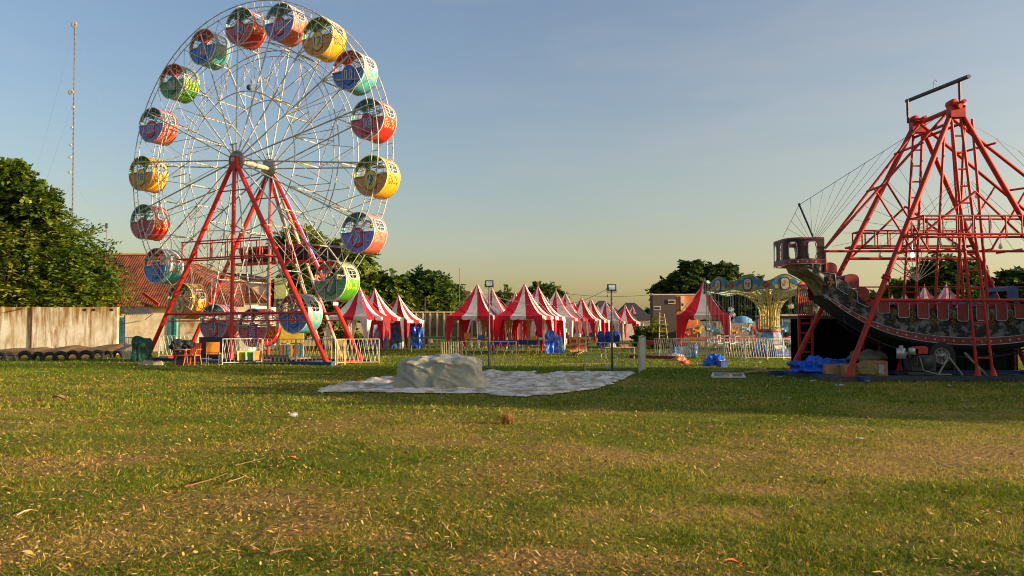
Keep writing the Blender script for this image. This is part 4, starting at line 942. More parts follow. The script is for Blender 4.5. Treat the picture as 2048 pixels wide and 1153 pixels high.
for k in range(12):                                        # flared lattice ribs
    a = 2*PI*k/12+.1; c, s = math.cos(a), math.sin(a)
    pr = [(.50, 1.45), (.50, 2.1), (.56, 2.5), (.78, 2.9), (1.2, 3.22), (1.8, 3.42), (2.5, 3.52)]
    qr = [(.36, 1.45), (.36, 2.1), (.40, 2.6), (.55, 3.05), (.85, 3.42), (1.3, 3.62), (2.3, 3.7)]
    A = [Vector((CX+r*c, CY+r*s, z)) for r, z in pr]; B = [Vector((CX+r*c, CY+r*s, z)) for r, z in qr]
    mb.tube(A, .020, 5); mb.tube(B, .016, 4)
    for i in range(6): mb.tube([A[i], B[i+1]], .012, 3); mb.tube([B[i], A[i+1]], .012, 3)
for r, z in ((.5, 1.6), (.5, 2.1), (.78, 2.9), (1.2, 3.22), (1.8, 3.42)): mb.tube([(CX+r*math.cos(2*PI*k/24), CY+r*math.sin(2*PI*k/24), z) for k in range(24)], .02, 4, closed=True)
pt('flared_column', mb, mat('column_yellow', (.58, .50, .16), .5, var=.2, scale=3))
mb = MB(); mb.lathe([(.11, 1.2), (.11, 3.6)], (CX, CY, 0), 14); mb.lathe([(.56, 1.28), (.6, 1.36), (.56, 1.46)], (CX, CY, 0), 20, 1); pt('core_pipe', mb, [mat('core_ochre', (.42, .25, .05), .6), mat('collar_red', (.35, .03, .03), .5)])
mb = MB()
for i in range(12):
    a0, a1 = 2*PI*i/12, 2*PI*(i+1)/12
    pf = [(.98, .05), (.98, .38), (.86, .42), (.70, .85), (.58, 1.28)]
    for (r0, z0), (r1, z1) in zip(pf[:-1], pf[1:]):
        mb.quad(*[Vector((CX+r*math.cos(a), CY+r*math.sin(a), z)) for r, a, z in ((r0, a0, z0), (r0, a1, z0), (r1, a1, z1), (r1, a0, z1))], mi=0 if z1 < .43 else (1 if i % 3 else 2))
pt('cone_base', mb, [mat('base_blue', (.015, .07, .42), .4), mat('base_teal', (.10, .34, .40), .45, col2=(.02, .12, .5), scale=2.2, mix=(.42, .52)), mat('base_white', (.5, .52, .5), .45, col2=(.3, .2, .3), scale=3)])
CH = mat('chain_grey', (.34, .34, .31), .5, .5)
seats = []
for k in range(24):
    a = 2*PI*k/24+.07; r = 3.15; sx, sy = CX+r*math.cos(a), CY+r*math.sin(a); mb = MB(); tn = Vector((-math.sin(a), math.cos(a), 0)); rd_ = Vector((math.cos(a), math.sin(a), 0))
    z = .72+random.uniform(-.04, .04); c = Vector((sx, sy, z))
    for p_ in (-1, 1):
        for q_ in (-1, 1): mb.tube([c+tn*.2*p_+rd_*.17*q_+Vector((0, 0, .35 if q_ < 0 else .12)), c+tn*.16*p_+rd_*.1*q_+Vector((0, 0, 3.5-z))], .009, 3, mi=1)
    mb.box(c, (.38, .36, .04), rz=a); mb.tube([c-rd_*.18-tn*.2+Vector((0, 0, .0)), c-rd_*.2-tn*.2+Vector((0, 0, .36)), c-rd_*.2+tn*.2+Vector((0, 0, .36)), c-rd_*.18+tn*.2], .018, 5)
    mb.tube([c+rd_*.18-tn*.2, c+rd_*.2-tn*.2+Vector((0, 0, .2)), c+rd_*.2+tn*.2+Vector((0, 0, .2)), c+rd_*.18+tn*.2], .018, 5)
    mb.tube([c+rd_*.18+tn*0, c+rd_*.24+Vector((0, 0, -.24))], .014, 4)
    pt('swing_seat', mb, [mat('seat_white', (.55, .56, .54), .45), CH])
for k, (px, py) in enumerate(((1462, 620), (1465, 630), (1582, 613))):   # starburst lamps
    c = P(px, py, 40.6); mb = MB(); mb.lathe([(0, -.05), (.05, 0), (0, .05)], c, 8)
    for j in range(9): a = j*2*PI/9; mb.tube([c, c+Vector((.16*math.cos(a), -.02, .13*math.sin(a)))], .018, 4, r2=.03)
    mb.tube([c, (c.x, c.y, 3.5)], .01, 3); pt('star_lamp', mb, mat('star_white', (.72, .70, .60), .4))
# entry steps left rail
RG = 'lattice barriers around the chair swing ride'
pl = [(1308, 40.2), (1342, 39.9), (1378, 39.6), (1412, 39.3), (1448, 39.0), (1490, 38.8), (1534, 38.7), (1566, 38.8), (1600, 39.2)]
nm_ = ['barrier at the left end of the swing ride enclosure, by the red table', 'barrier in front of the big tent, behind the white sack', 'barrier behind the blue drums', 'barrier behind the blue tarpaulin heap, left half', 'barrier behind the blue tarpaulin heap, right half', 'barrier left of the blue cone base of the swing ride', 'leaning-bar barrier in front of the blue cone base', 'barrier at the right end beside the ship ride']
for i in range(8):
    m1 = (YM, WM_)[i % 2 if i < 4 else 1]; barrier(g2(pl[i][0], pl[i][1]), g2(pl[i+1][0], pl[i+1][1]), .98, 8, nm_[i], m1, WM_, RG, False)
# small animal ride behind
KX = P(1462, HZ, 52).x; t = thing('kiddie_ride', 'small coloured kiddie ride seen behind the swing seats', 'kiddie ride', (KX, 52, 0)); KR = t
kc = [(.5, .05, .03), (.6, .4, .05), (.05, .25, .5), (.05, .3, .2), (.55, .2, .05), (.6, .55, .5)]
mb = MB(); mb.box((KX, 52, .7), (7.2, 2, .2)); mb.box((KX, 50.95, .85), (7.2, .05, .2), mi=1); mesh_obj('deck', mb, [mat('kid_olive', (.3, .26, .06), .6), mat('kid_red', (.4, .04, .02), .6)], KR)
for k in range(9):
    x = KX-3.1+k*.78; mb = MB(); z = 1.05+.12*(k % 3)
    body = [(-.32, 0), (-.34, .2), (-.26, .42), (-.20, .26), (.08, .24), (.2, .5), (.36, .52), (.38, .38), (.27, .34), (.25, .06), (.15, 0)]
    mb.prism([Vector((x+px_*(1 if k % 2 else -1), 51.25, z+pz_)) for px_, pz_ in body], (0, .3, 0)); mb.tube([(x, 51.4, .8), (x, 51.4, 2.1)], .02, 5)
    mb.box((x-.1, 51.23, z+.16), (.2, .03, .12), mi=1); mb.lathe([(0, -.02), (.07, -.02), (.07, .02), (0, .02)], (x+.1, 51.22, z+.04), 10, 1, 'Y')
    c = kc[k % 6]; mesh_obj('ride_figure', mb, [mat('kid_%d' % (k % 6), c, .5), mat('kid_b%d' % (k % 6), kc[(k+3) % 6], .5)], KR)
mb = MB(); mb.lathe([(.72, 1.85), (.6, 2.1), (.28, 2.27), (0, 2.32)], (P(1484, HZ, 52).x, 52, 0), 16); mesh_obj('canopy', mb, mat('kid_blue', (.12, .35, .55), .5), KR)
# ------------------------------------------------------------ buildings
STUC = mat('stained_stucco', (.70, .60, .42), .85, scale=.9, col2=(.30, .17, .05), mix=(.36, .52), bump=.3, detail=8)
CRM = mat('cream_wall', (.84, .74, .55), .85, var=.2, scale=1.4, bump=.2); PLAS = mat('grey_white_wall', (.52, .50, .44), .85, var=.2, scale=1)
def tile_mat():
    m = mat('roof_tiles', (.30, .085, .035), .85, col2=(.08, .028, .016), scale=2.2, mix=(.35, .6)); nt = m.node_tree; b = bsdf(m)
    tc = nt.nodes.new('ShaderNodeTexCoord'); w = nt.nodes.new('ShaderNodeTexWave'); w.wave_type = 'BANDS'; w.bands_direction = 'X'; w.inputs['Scale'].default_value = 1.9
    w2 = nt.nodes.new('ShaderNodeTexWave'); w2.bands_direction = 'Z'; w2.inputs['Scale'].default_value = 2.6
    nt.links.new(tc.outputs['Object'], w.inputs[0]); nt.links.new(tc.outputs['Object'], w2.inputs[0]); ad = nt.nodes.new('ShaderNodeMath'); nt.links.new(w.outputs[1], ad.inputs[0]); nt.links.new(w2.outputs[1], ad.inputs[1])
    bp = nt.nodes.new('ShaderNodeBump'); bp.inputs['Strength'].default_value = .45; bp.inputs['Distance'].default_value = .05; nt.links.new(ad.outputs[0], bp.inputs['Height']); nt.links.new(bp.outputs[0], b.inputs['Normal']); return m
TILE = tile_mat()
# stained field wall with streaks
def streaky():
    m = mat('streaky_wall', (.95, .90, .74), .9, scale=.9, col2=(.72, .64, .44), mix=(.4, .6), bump=.25, detail=8); nt = m.node_tree; b = bsdf(m); L = nt.links.new; src = b.inputs['Base Color'].links[0].from_socket
    tc = nt.nodes.new('ShaderNodeTexCoord'); mp = nt.nodes.new('ShaderNodeMapping'); mp.inputs['Scale'].default_value = (2.6, 1, .35); L(tc.outputs['Object'], mp.inputs[0])
    n = nt.nodes.new('ShaderNodeTexNoise'); n.inputs['Scale'].default_value = 1.3; n.inputs['Detail'].default_value = 7; n.inputs['Roughness'].default_value = .7; L(mp.outputs[0], n.inputs['Vector'])
    sx = nt.nodes.new('ShaderNodeSeparateXYZ'); L(tc.outputs['Object'], sx.inputs[0])
    h = nt.nodes.new('ShaderNodeMapRange'); h.inputs[1].default_value = 1.5; h.inputs[2].default_value = 3.0; h.inputs[3].default_value = .02; h.inputs[4].default_value = .20; L(sx.outputs[2], h.inputs[0])
    h2 = nt.nodes.new('ShaderNodeMapRange'); h2.inputs[1].default_value = 3; h2.inputs[2].default_value = 6; h2.inputs[3].default_value = 0; h2.inputs[4].default_value = .10; L(sx.outputs[0], h2.inputs[0])
    a = nt.nodes.new('ShaderNodeMath'); L(n.outputs[0], a.inputs[0]); L(h.outputs[0], a.inputs[1]); a2 = nt.nodes.new('ShaderNodeMath'); L(a.outputs[0], a2.inputs[0]); L(h2.outputs[0], a2.inputs[1])
    rp_ = nt.nodes.new('ShaderNodeValToRGB'); rp_.color_ramp.elements[0].position = .50; rp_.color_ramp.elements[1].position = .68; L(a2.outputs[0], rp_.inputs[0])
    mx = nt.nodes.new('ShaderNodeMix'); mx.data_type = 'RGBA'; L(rp_.outputs[0], mx.inputs[0]); L(src, mx.inputs[6]); mx.inputs[7].default_value = (.36, .20, .045, 1); L(mx.outputs[2], b.inputs['Base Color']); return m
WD = 46.0; x0 = P(-70, HZ, WD).x; x1 = P(234, HZ, WD).x
t = thing('boundary_wall', 'long low cream wall with brown rain streaks at the left, under the tree', 'wall', (x0+8, WD, 0)); mb = MB()
mb.box(((x0+x1)/2, WD+.12, 1.36), (x1-x0, .24, 2.72)); wl = mesh_obj('wall_face', mb, streaky(), t)
mb = MB(); mb.box((P(63, HZ, WD).x, WD-.03, 1.36), (.09, .06, 2.7)); mesh_obj('drain_pipe', mb, mat('pipe_dark', (.10, .05, .03), .7), t)
for px in (170, 188, 224): mb = MB(); c = P(px, 620, WD); mb.box((c.x, WD-.01, c.z), (.14, .03, .14)); mesh_obj('vent_hole', mb, DARK, t)
# dirt bank at its foot
mb = MB()
mb.grid(lambda u, v: Vector((x0-1+(x1-x0+2.4)*u, 41.5+4.5*v, .62*v**1.2*(.35+.65*u)*(.75+.5*vnoise(u*30, v*3, 1.2, 4))-.02)), 60, 10)
st = struct('dirt_bank', mb, mat('dirt', (.24, .12, .045), .95, col2=(.12, .08, .025), scale=3, bump=.8))
# tyres half sunk
def tyre_mb(R0=.29, r=.085):
    mb = MB(); n = 24
    for i in range(n):
        pass
    mb.lathe([(R0+r*math.cos(a)*1.0, r*1.05*math.sin(a)) for a in [2*PI*k/10 for k in range(11)]], (0, 0, 0), 26, 0, 'Y')
    for k in range(26): a = 2*PI*k/26; mb.box(((R0+r)*math.cos(a), 0, (R0+r)*math.sin(a)), (.03, .15, .03), ry=-a)
    return mb
TM = MB_mesh('old_tyre', tyre_mb(), BLACK)
tl = ['cut by the left edge of the picture', 'second from the left edge', 'lying flatter, third from the left edge', 'fourth from the left edge, below the tree', 'fifth from the left, tilted', 'sixth from the left, tilted', 'seventh from the left, upright', 'eighth from the left, upright', 'ninth from the left, upright', 'tallest, tenth from the left, below the wall end', 'rightmost, beside the white barrier']
for i, (px, py) in enumerate(((2, 724), (19, 723), (47, 722), (75, 722), (99, 722), (121, 721), (146, 720), (171, 719), (194, 718), (215, 716), (236, 716))):
    g_ = G(px, py); o = bpy.data.objects.new('old_tyre', TM); COL.objects.link(o); o.location = (g_.x, g_.y, .02+.05*random.random()); o.rotation_euler = (R(random.uniform(-20, 12)), 0, R(random.uniform(-25, 25))); s = .88+.2*random.random(); o.scale = (s, s, s)
    tag(o, 'half buried old tyre by the wall, '+tl[i], 'tyre', 'old tyres half buried along the wall')
# tiled house
D = 52.0
t = thing('tiled_house', 'long cream house with a red-brown tiled roof and blue doors, behind the wheel', 'house', (P(330, HZ, D).x, D, 0)); HS = t
def hp(nm, mb, m, par=None): return mesh_obj(nm, mb, m, par or HS)
xa, xb = P(170, HZ, D).x, P(500, HZ, D).x
mb = MB(); mb.box(((xa+xb)/2, D+3, 1.5), (xb-xa, 6, 3.0)); hp('wall', mb, CRM)
e0 = P(150, 612, D-.5); e1 = P(488, 610, D-.5); r0_ = P(150, 506, D+3.2); r1_ = P(345, 530, D+3.2); r2_ = P(492, 572, D+3.2); b0 = Vector((e0.x, D+7, e0.z)); b1 = Vector((e1.x, D+7, e1.z)); e0.z = e1.z = 2.98; b0.z = b1.z = 3.0; r1_.z = r0_.z
mb = MB(); thk = Vector((0, 0, -.1)); em = e0.lerp(e1, .58)
r0_.z = r1_.z = P(240, 511, D+3.2).z; r2_.z = 4.6
mb.prism([e0, em, r1_, r0_], thk); mb.prism([em+Vector((.002, 0, .002)), e1, r2_, r1_], thk); mb.prism([b0, r0_, r1_, r2_, b1], thk); rf = hp('roof', mb, TILE)
mb = MB(); mb.tube([r0_+Vector((0, 0, .04)), r1_+Vector((0, 0, .04)), r2_+Vector((0, 0, .04))], .10, 8); hp('ridge_tiles', mb, mat('ridge_clay', (.42, .22, .10), .8))
mb = MB(); mb.bar(P(212, 592, D-1.2), P(236, 611, D-1.6), .12, .2); hp('roof_edge_board', mb, mat('board_red', (.45, .06, .03), .6))
mb = MB(); mb.bar(P(288, 588, D-.3), P(318, 610, D-.7), .1, .18); hp('hip_trim', mb, mat('board_red', (.45, .06, .03), .6))
for pxa, pxb, c, nm in ((236, 250, (.05, .22, .42), 'blue'), (338, 348, (.06, .34, .36), 'teal')):
    p, q = P(pxa, HZ, D), P(pxb, HZ, D); mb = MB(); mb.box(((p.x+q.x)/2, D-.03, 1.1), (q.x-p.x, .06, 2.2)); mb.box(((p.x+q.x)/2-.1, D-.065, 1.55), (.16, .01, .9), mi=1); mb.box(((p.x+q.x)/2+.1, D-.065, 1.55), (.16, .01, .9), mi=1); mb.box(((p.x+q.x)/2, D-.065, .5), (.34, .01, .7), mi=1)
    dd = hp('door', mb, [mat('door_'+nm, c, .6, var=.25), mat('door_line_'+nm, tuple(k*.7 for k in c), .6)]); dd['label'] = nm+' door'
mb = MB(); q = P(350, HZ, D).x; mb.box((q+.05, D-.06, 1.45), (.16, .1, 2.9)); hp('teal_post', mb, mat('post_teal', (.04, .24, .24), .6))
mb = MB(); p, q = P(360, HZ, D), P(398, HZ, D); mb.box(((p.x+q.x)/2, D-.015, 1.3), (q.x-p.x, .03, 2.2)); o = hp('stained_patch', mb, STUC)
# corrugated awning
mb = MB(); a, b_, c, d = P(232, 612, D-.1), P(292, 612, D-.1), P(306, 628, D-2.2), P(250, 630, D-2.2)
mb.grid(lambda u, v: a.lerp(b_, u).lerp(d.lerp(c, u), v)+Vector((0, 0, .035*math.sin(u*2*PI*14))), 84, 1); 
mb.tube([c, P(290, 640, D-.1)], .025, 5); mb.tube([d, P(245, 645, D-.1)], .025, 5); o = hp('awning', mb, mat('zinc_sheet', (.34, .33, .30), .5, .3, var=.3)); 
mb = MB(); mb.tube([P(250, 630, D-2.2), (P(250, 630, D-2.2).x, D-2.2, 0)], .035, 6); hp('awning_post', mb, DARK)
# second block behind the wheel
D2 = 58.0
t = thing('plaster_house', 'peeling grey-white plaster house behind the wheel, right of the tiled roof', 'house', (P(520, HZ, D2).x, D2, 0)); H2 = t
p, q = P(470, HZ, D2), P(539, HZ, D2); zt = P(500, 557, D2).z
mb = MB(); mb.box(((p.x+q.x)/2, D2+2, zt/2), (q.x-p.x, 4, zt)); mesh_obj('wall', mb, mat('peeling_plaster', (.62, .55, .40), .85, col2=(.38, .38, .34), scale=1.1, mix=(.44, .5), bump=.2), t)
mb = MB(); mb.prism([P(438, 560, D2-.4), P(500, 549, D2-.4), P(548, 562, D2-.4), P(545, 566, D2-.4), P(500, 556, D2-.4), P(440, 568, D2-.4)], (0, 4.6, 0)); mesh_obj('roof', mb, mat('dark_roof', (.06, .035, .025), .8), t)
t2 = P(546, HZ, D2-.5); q = P(570, HZ, D2-.5); zt = P(550, 557, D2).z; mb = MB(); mb.box(((t2.x+q.x)/2, D2+1.2, zt/2), (q.x-t2.x, 3, zt)); mb.box(((t2.x+q.x)/2, D2-.33, zt*.62), (.5, .05, .9), mi=1)
single('green_wall_house', mb, [mat('lime_wall', (.42, .46, .16), .85, col2=(.30, .36, .16), scale=1.2), DARK], 'narrow yellow-green walled building with a dark window behind the wheel', 'house', (t2.x, D2, 0))
# dark roofed shed seen through the wheel's lower left
D3 = 60; p, q = P(392, HZ, D3), P(470, HZ, D3); mb = MB(); mb.box(((p.x+q.x)/2, D3+2, 1.5), (q.x-p.x, 4, 3.0), mi=1)
mb.prism([P(385, 601, D3-.4), P(500, 601, D3-.4), P(500, 549, D3+2), P(390, 541, D3+2)], (0, .1, -.1)); single('dark_roof_shed', mb, [mat('dark_tiles', (.085, .04, .028), .85, bump=.5, scale=8), CRM], 'shed with a dark brown roof directly behind the wheel spokes', 'shed', ((p.x+q.x)/2, D3, 0))
# back boundary: beige wall behind left tents, cage fence
for pa, pb, DD, zt, m, nm, lb, ct in ((600, 745, 68, 2.5, mat('beige_wall', (.55, .38, .2), .85, col2=(.62, .52, .36), scale=.8), 'back_wall', 'beige back wall behind the leftmost striped tent', 'wall'),
                          (880, 1330, 120, 2.2, PLAS, 'far_wall', 'pale low wall far behind the tent row', 'wall'), (1290, 1720, 70, 2.0, mat('grey_far_wall', (.25, .23, .2), .9), 'far_wall', 'grey wall behind the swing ride', 'wall'), (1700, 2200, 90, 2.4, mat('far_wall_right', (.3, .24, .2), .9), 'far_wall', 'low wall far behind the ship ride', 'wall')):
    p, q = P(pa, HZ, DD), P(pb, HZ, DD); mb = MB(); mb.box(((p.x+q.x)/2, DD, zt/2), (q.x-p.x, .2, zt)); mb.box(((p.x+q.x)/2, DD, zt+.05), (q.x-p.x+.1, .3, .1)); n = int((q.x-p.x)/3)
    for k in range(n+1): mb.box((p.x+(q.x-p.x)*k/n, DD-.12, zt/2), (.25, .08, zt))
    single(nm, mb, m, lb, ct, ((p.x+q.x)/2, DD, 0))
t = thing('cage_fence', 'tall olive mesh fence with white posts between the two tent groups', 'fence', (P(880, HZ, 62).x, 62, 0)); p, q = P(815, HZ, 62), P(1000, HZ, 62)
mb = MB(); mb.box(((p.x+q.x)/2, 62.1, 1.75), (q.x-p.x, .03, 1.9)); mesh_obj('mesh_panel', mb, mat('olive_mesh', (.10, .08, .035), .9, col2=(.2, .16, .08), scale=1.5), t)
mb = MB(); mb.box(((p.x+q.x)/2, 62, 2.75), (q.x-p.x, .12, .1)); mb.box(((p.x+q.x)/2, 62, .8), (q.x-p.x, .12, .12)); mesh_obj('rail', mb, mat('olive_yellow', (.42, .35, .14), .7), t)
for px in range(818, 1000, 14): c = P(px, HZ, 61.9); mb = MB(); mb.box((c.x, 61.9, 1.35), (.09, .09, 2.7)); mesh_obj('post', mb, mat('post_white', (.45, .43, .38), .7), t)
def house(name, label, pa, pb, ptop, D, depth, m, roofm=None, ridge=None, wins=(), cat='house'):
    p, q = P(pa, HZ, D), P(pb, HZ, D); zt = P(pa, ptop, D).z; t = thing(name, label, cat, ((p.x+q.x)/2, D, 0)); mb = MB(); mb.box(((p.x+q.x)/2, D+depth/2, zt/2), (q.x-p.x, depth, zt)); mesh_obj('wall', mb, m, t)
    if roofm:
        zr = P(pa, ridge, D+depth/2).z; ov = .35; A = [Vector((p.x-ov, D-ov, zt)), Vector((q.x+ov, D-ov, zt)), Vector((q.x+ov, D+depth+ov, zt)), Vector((p.x-ov, D+depth+ov, zt))]; w = min((q.x-p.x)*.35, depth/2); B = [Vector((p.x+w, D+depth/2, zr)), Vector((q.x-w, D+depth/2, zr))]
        mb = MB(); mb.add(A+B, [(0, 1, 5, 4), (1, 2, 5), (2, 3, 4, 5), (3, 0, 4), (0, 3, 2, 1)]); mesh_obj('roof', mb, roofm, t)
    else:
        mb = MB(); mb.box(((p.x+q.x)/2, D+depth/2, zt+.05), (q.x-p.x+.12, depth+.12, .1)); mesh_obj('parapet', mb, mat('parapet_pale', (.5, .42, .35), .8), t)
    for wx, wy, ww, wh in wins:
        c = P(wx, wy, D); k = D/F; mb = MB(); mb.box((c.x, D-.03, c.z), (ww*k, .08, wh*k)); f = mesh_obj('window', mb, mat('win_frame', (.5, .46, .4), .6), t)
        mb = MB(); mb.box((c.x, D-.075, c.z), (ww*k-.12, .02, wh*k-.12)); g_ = mesh_obj('pane', mb, mat('win_dark', (.03, .035, .04), .2), f)
    return t
def brick(name, c1, c2, mort, sc=4):
    if name in MATS: return MATS[name]
    m = mat(name, c1, .9); nt = m.node_tree; b = bsdf(m); tc = nt.nodes.new('ShaderNodeTexCoord'); br = nt.nodes.new('ShaderNodeTexBrick'); mp = nt.nodes.new('ShaderNodeMapping'); mp.inputs['Rotation'].default_value = (PI/2, 0, 0)
    nt.links.new(tc.outputs['Object'], mp.inputs[0]); nt.links.new(mp.outputs[0], br.inputs[0]); br.inputs['Scale'].default_value = sc; br.inputs[1].default_value = (*c1, 1); br.inputs[2].default_value = (*c2, 1); br.inputs[3].default_value = (*mort, 1); nt.links.new(br.outputs[0], b.inputs['Base Color']); return m
house('brick_building', 'grey-brown brick building with two small windows, left of the orange wall', 1306, 1353, 591, 60, 1.2, brick('brick_grey', (.070, .050, .042), (.045, .034, .030), (.09, .08, .07)), wins=((1343, 604, 15, 8), (1314, 617, 14, 8)))
house('orange_building', 'orange plastered building behind the big striped tent', 1353.6, 1400, 591, 60.4, 1.5, mat('orange_wall', (.62, .17, .05), .85, var=.25, scale=1), wins=())
c = P(1365, 607, 60.3); mb = MB(); mb.box((c.x, 60.3, c.z), (.28, .1, 1.1)); mb.box((c.x, 60.24, c.z-.1), (.12, .02, .2), mi=1); single('vent_panel', mb, [mat('vent_cream', (.62, .52, .35)), DARK], 'narrow cream vent panel on the orange wall', 'panel', c)
house('dark_roof_house', 'white house with a dark hipped roof at the far end of the tent row', 1240, 1303, 640, 100, 9, PLAS, mat('slate_roof', (.035, .032, .035), .8, scale=5, var=.4), 606)
house('dark_roof_house', 'distant house with a dark flat-topped roof behind the seventh tent', 1190, 1232, 622, 116, 9, PLAS, mat('slate_roof', (.035, .032, .035)), 602)
house('brick_gable_house', 'dull red brick house partly hidden by the tree, left of the middle tents', 896, 940, 583, 92, 7, mat('dull_brick', (.16, .06, .05), .85))
house('dark_shed', 'dark shed behind the swing ride, beside the ship', 1556, 1612, 632, 56, 5, mat('dark_shed_wall', (.05, .055, .05), .8), None)
c = P(1580, HZ, 55.4); mb = MB(); mb.add([P(1558, 662, 55.2), P(1600, 662, 55.2), P(1592, 640, 55.8), P(1568, 640, 55.8)], [(0, 1, 2, 3)]); mb.prism([P(1558, 662, 55.2), P(1600, 662, 55.2), P(1600, 666, 55.2), P(1558, 666, 55.2)], (0, .1, 0)); single('grey_awning', mb, mat('awning_grey', (.16, .2, .19), .7), 'grey-green awning on the dark shed behind the swing ride', 'awning', c)
# ladder against brick wall
t = thing('wooden_ladder', 'wooden ladder leaning on the brick building', 'ladder', (P(1322, HZ, 58).x, 58, 0)); mb = MB(); A0, A1 = P(1318, 680, 57.6), P(1319, 626, 59.4); B0, B1 = P(1335, 680, 57.6), P(1328, 629, 59.4)
mb.tube([A0, A1], .05, 5); mb.tube([B0, B1], .05, 5)
for k in range(1, 7): mb.tube([A0.lerp(A1, k/7), B0.lerp(B1, k/7)], .03, 4)
mesh_obj('rails_and_rungs', mb, WOOD, t)
heap('shrub', 'green shrub between the far tent and the brick building', 'shrub', 0, 0, (.1, .1, .1), LG, 1, D=70) if False else None
for px, D, w, h, lb in ((1294, 64, .9, 1.5, 'green bush between the last tent and the brick building'), (1312, 59, .6, 1.6, 'yellow-green bush at the foot of the brick wall'), (694, 60, .9, 1.4, 'green bush behind the leftmost striped tent')):
    p = P(px, HZ, D); t = thing('bush', lb, 'bush', (p.x, D, 0), 'bushes behind the tents'); crown('foliage', [(p.x, D, h*.6, w, w, h*.6)], LG, t, 130, (.28, .12), spray=.5, hollow=.1, seed=int(px)); mb = MB(); mb.tube([(p.x, D, 0), (p.x, D, h*.8)], .05, 5); mesh_obj('stem', mb, BARK, t)
# ------------------------------------------------------------ tarpaulins and heap
from mathutils import noise as _ns
TPX = [(633, 781), (690, 769), (746, 761), (796, 757), (860, 748), (930, 741), (955, 738), (1000, 739), (1068, 741), (1085, 744), (1052, 749), (1075, 752), (1118, 746), (1190, 744), (1271, 744), (1268, 750), (1240, 762), (1228, 768), (1184, 781), (1120, 790), (1055, 796), (1000, 794), (965, 789), (880, 790), (786, 788), (720, 786), (647, 787)]
poly = [G(*p) for p in TPX]
def inside(x, y):
    c = False; j = len(poly)-1
    for i in range(len(poly)):
        a, b = poly[i], poly[j]
        if (a.y > y) != (b.y > y) and x < (b.x-a.x)*(y-a.y)/(b.y-a.y)+a.x: c = not c
        j = i
    return c
mb = MB(); cs = .085; idx = {}; vs = []; fs = []
def vid(i, j):
    if (i, j) not in idx:
        x, y = i*cs, 16.5+j*cs
        w = abs(_ns.noise(Vector((x*.9, y*2.4, 0))))*.05+max(0, _ns.noise(Vector((x*2.2, y*5, 3)))-.1)*.11+abs(_ns.noise(Vector((x*8, y*13, 9))))*.025
        idx[(i, j)] = len(vs); vs.append((x+_ns.noise(Vector((x*3, y*3, 7)))*.05, y+_ns.noise(Vector((x*3, y*3, 17)))*.05, .035+w))
    return idx[(i, j)]
for i in range(-64, 60):
    for j in range(0, 125):
        x, y = (i+.5)*cs, 16.5+(j+.5)*cs
        xx, yy_ = x+.18*_ns.noise(Vector((x*2, y*2, 1))), y+.25*_ns.noise(Vector((x*2, y*2, 5)))
        if inside(xx, yy_): fs.append((vid(i, j), vid(i+1, j), vid(i+1, j+1), vid(i, j+1)))
from collections import Counter
cnt_ = Counter(i for f in fs for i in f)
vs = [(x, y, z if cnt_[i] == 4 else .03) for i, (x, y, z) in enumerate(vs)]
mb.add(vs, fs, 0, False)
TARP = mat('pale_tarp', (.70, .66, .55), .8, col2=(.34, .27, .17), scale=2.4, mix=(.42, .56), bump=.35, detail=9)
single('ground_tarpaulin', mb, TARP, 'large pale wrinkled tarpaulin spread flat on the lawn', 'tarpaulin', G(960, 768))
hc = G(875, 781); 
def heap_fn():
    mb = MB(); M = Matrix.Translation((hc.x+.0, hc.y+.62, .03)) @ rotz(R(-7))
    Lx, Ly, Hh = 1.92, 1.05, .80
    def fn(u, v):
        a = 2*PI*u; c, s = math.cos(a), math.sin(a); k = (abs(c)**7+abs(s)**7)**(-1/7)
        t = min(1, v/.45); dn = max(0, (v-.45)/.55)
        pl = .020*math.sin(a*5+1.3+2*dn)+.012*math.asin(math.sin(a*11+.4-3*dn))
        rt = 1 if s > -.2 else 1
        r = t*(1+.07*dn+.05*max(0, dn-.8)*5*.25+pl*dn*1.5); x = c*k*r*Lx/2; y = s*k*r*Ly/2
        top = Hh*(1-.05*t**3)+.05*_ns.noise(Vector((x*1.7, y*2.2, 4)))*2-.08*abs(_ns.noise(Vector((x*2.5, y*3.5, 8))))+.018*_ns.noise(Vector((x*7, y*7, 4)))
        top -= .10*max(0, x/Lx*2)**3*Hh+.13*max(0, -x/Lx*2-.35)*Hh+.10*max(0, -y)*1.0
        h = top*(1-dn**.92)
        x += .22*dn**1.2*max(0, c)**2-.04*dn*max(0, -c)
        f = (t if dn == 0 else 1)
        fo = abs(_ns.noise(Vector((x*1.8+h*1.5, y*2.3, h*1.8+2))))*.08+abs(_ns.noise(Vector((x*3.5+h*4, y*4.5, h*3-x*2+5))))*.05+.03*_ns.noise(Vector((x*8, y*8, h*5)))
        fo -= .075*max(0, 1-abs(_ns.noise(Vector((x*1.5+h*.9, y*1.5, h*2.0+9))))*9)**1.3+.05*max(0, 1-abs(_ns.noise(Vector((x*2.6-h*1.4, y*2.2, h*1.6+3))))*9)**1.3
        x -= c*fo*f; y -= s*fo*f
        return M @ Vector((x, y, max(h, .02)))
    mb.grid(fn, 130, 44); return mb
single('covered_heap', heap_fn(), mat('canvas_grey', (.42, .42, .33), .85, col2=(.30, .30, .24), scale=3.2, mix=(.36, .6), bump=.25, detail=9), 'grey canvas draped over a waist-high heap on the pale tarpaulin', 'covered heap', (hc.x, hc.y+.6, 0))
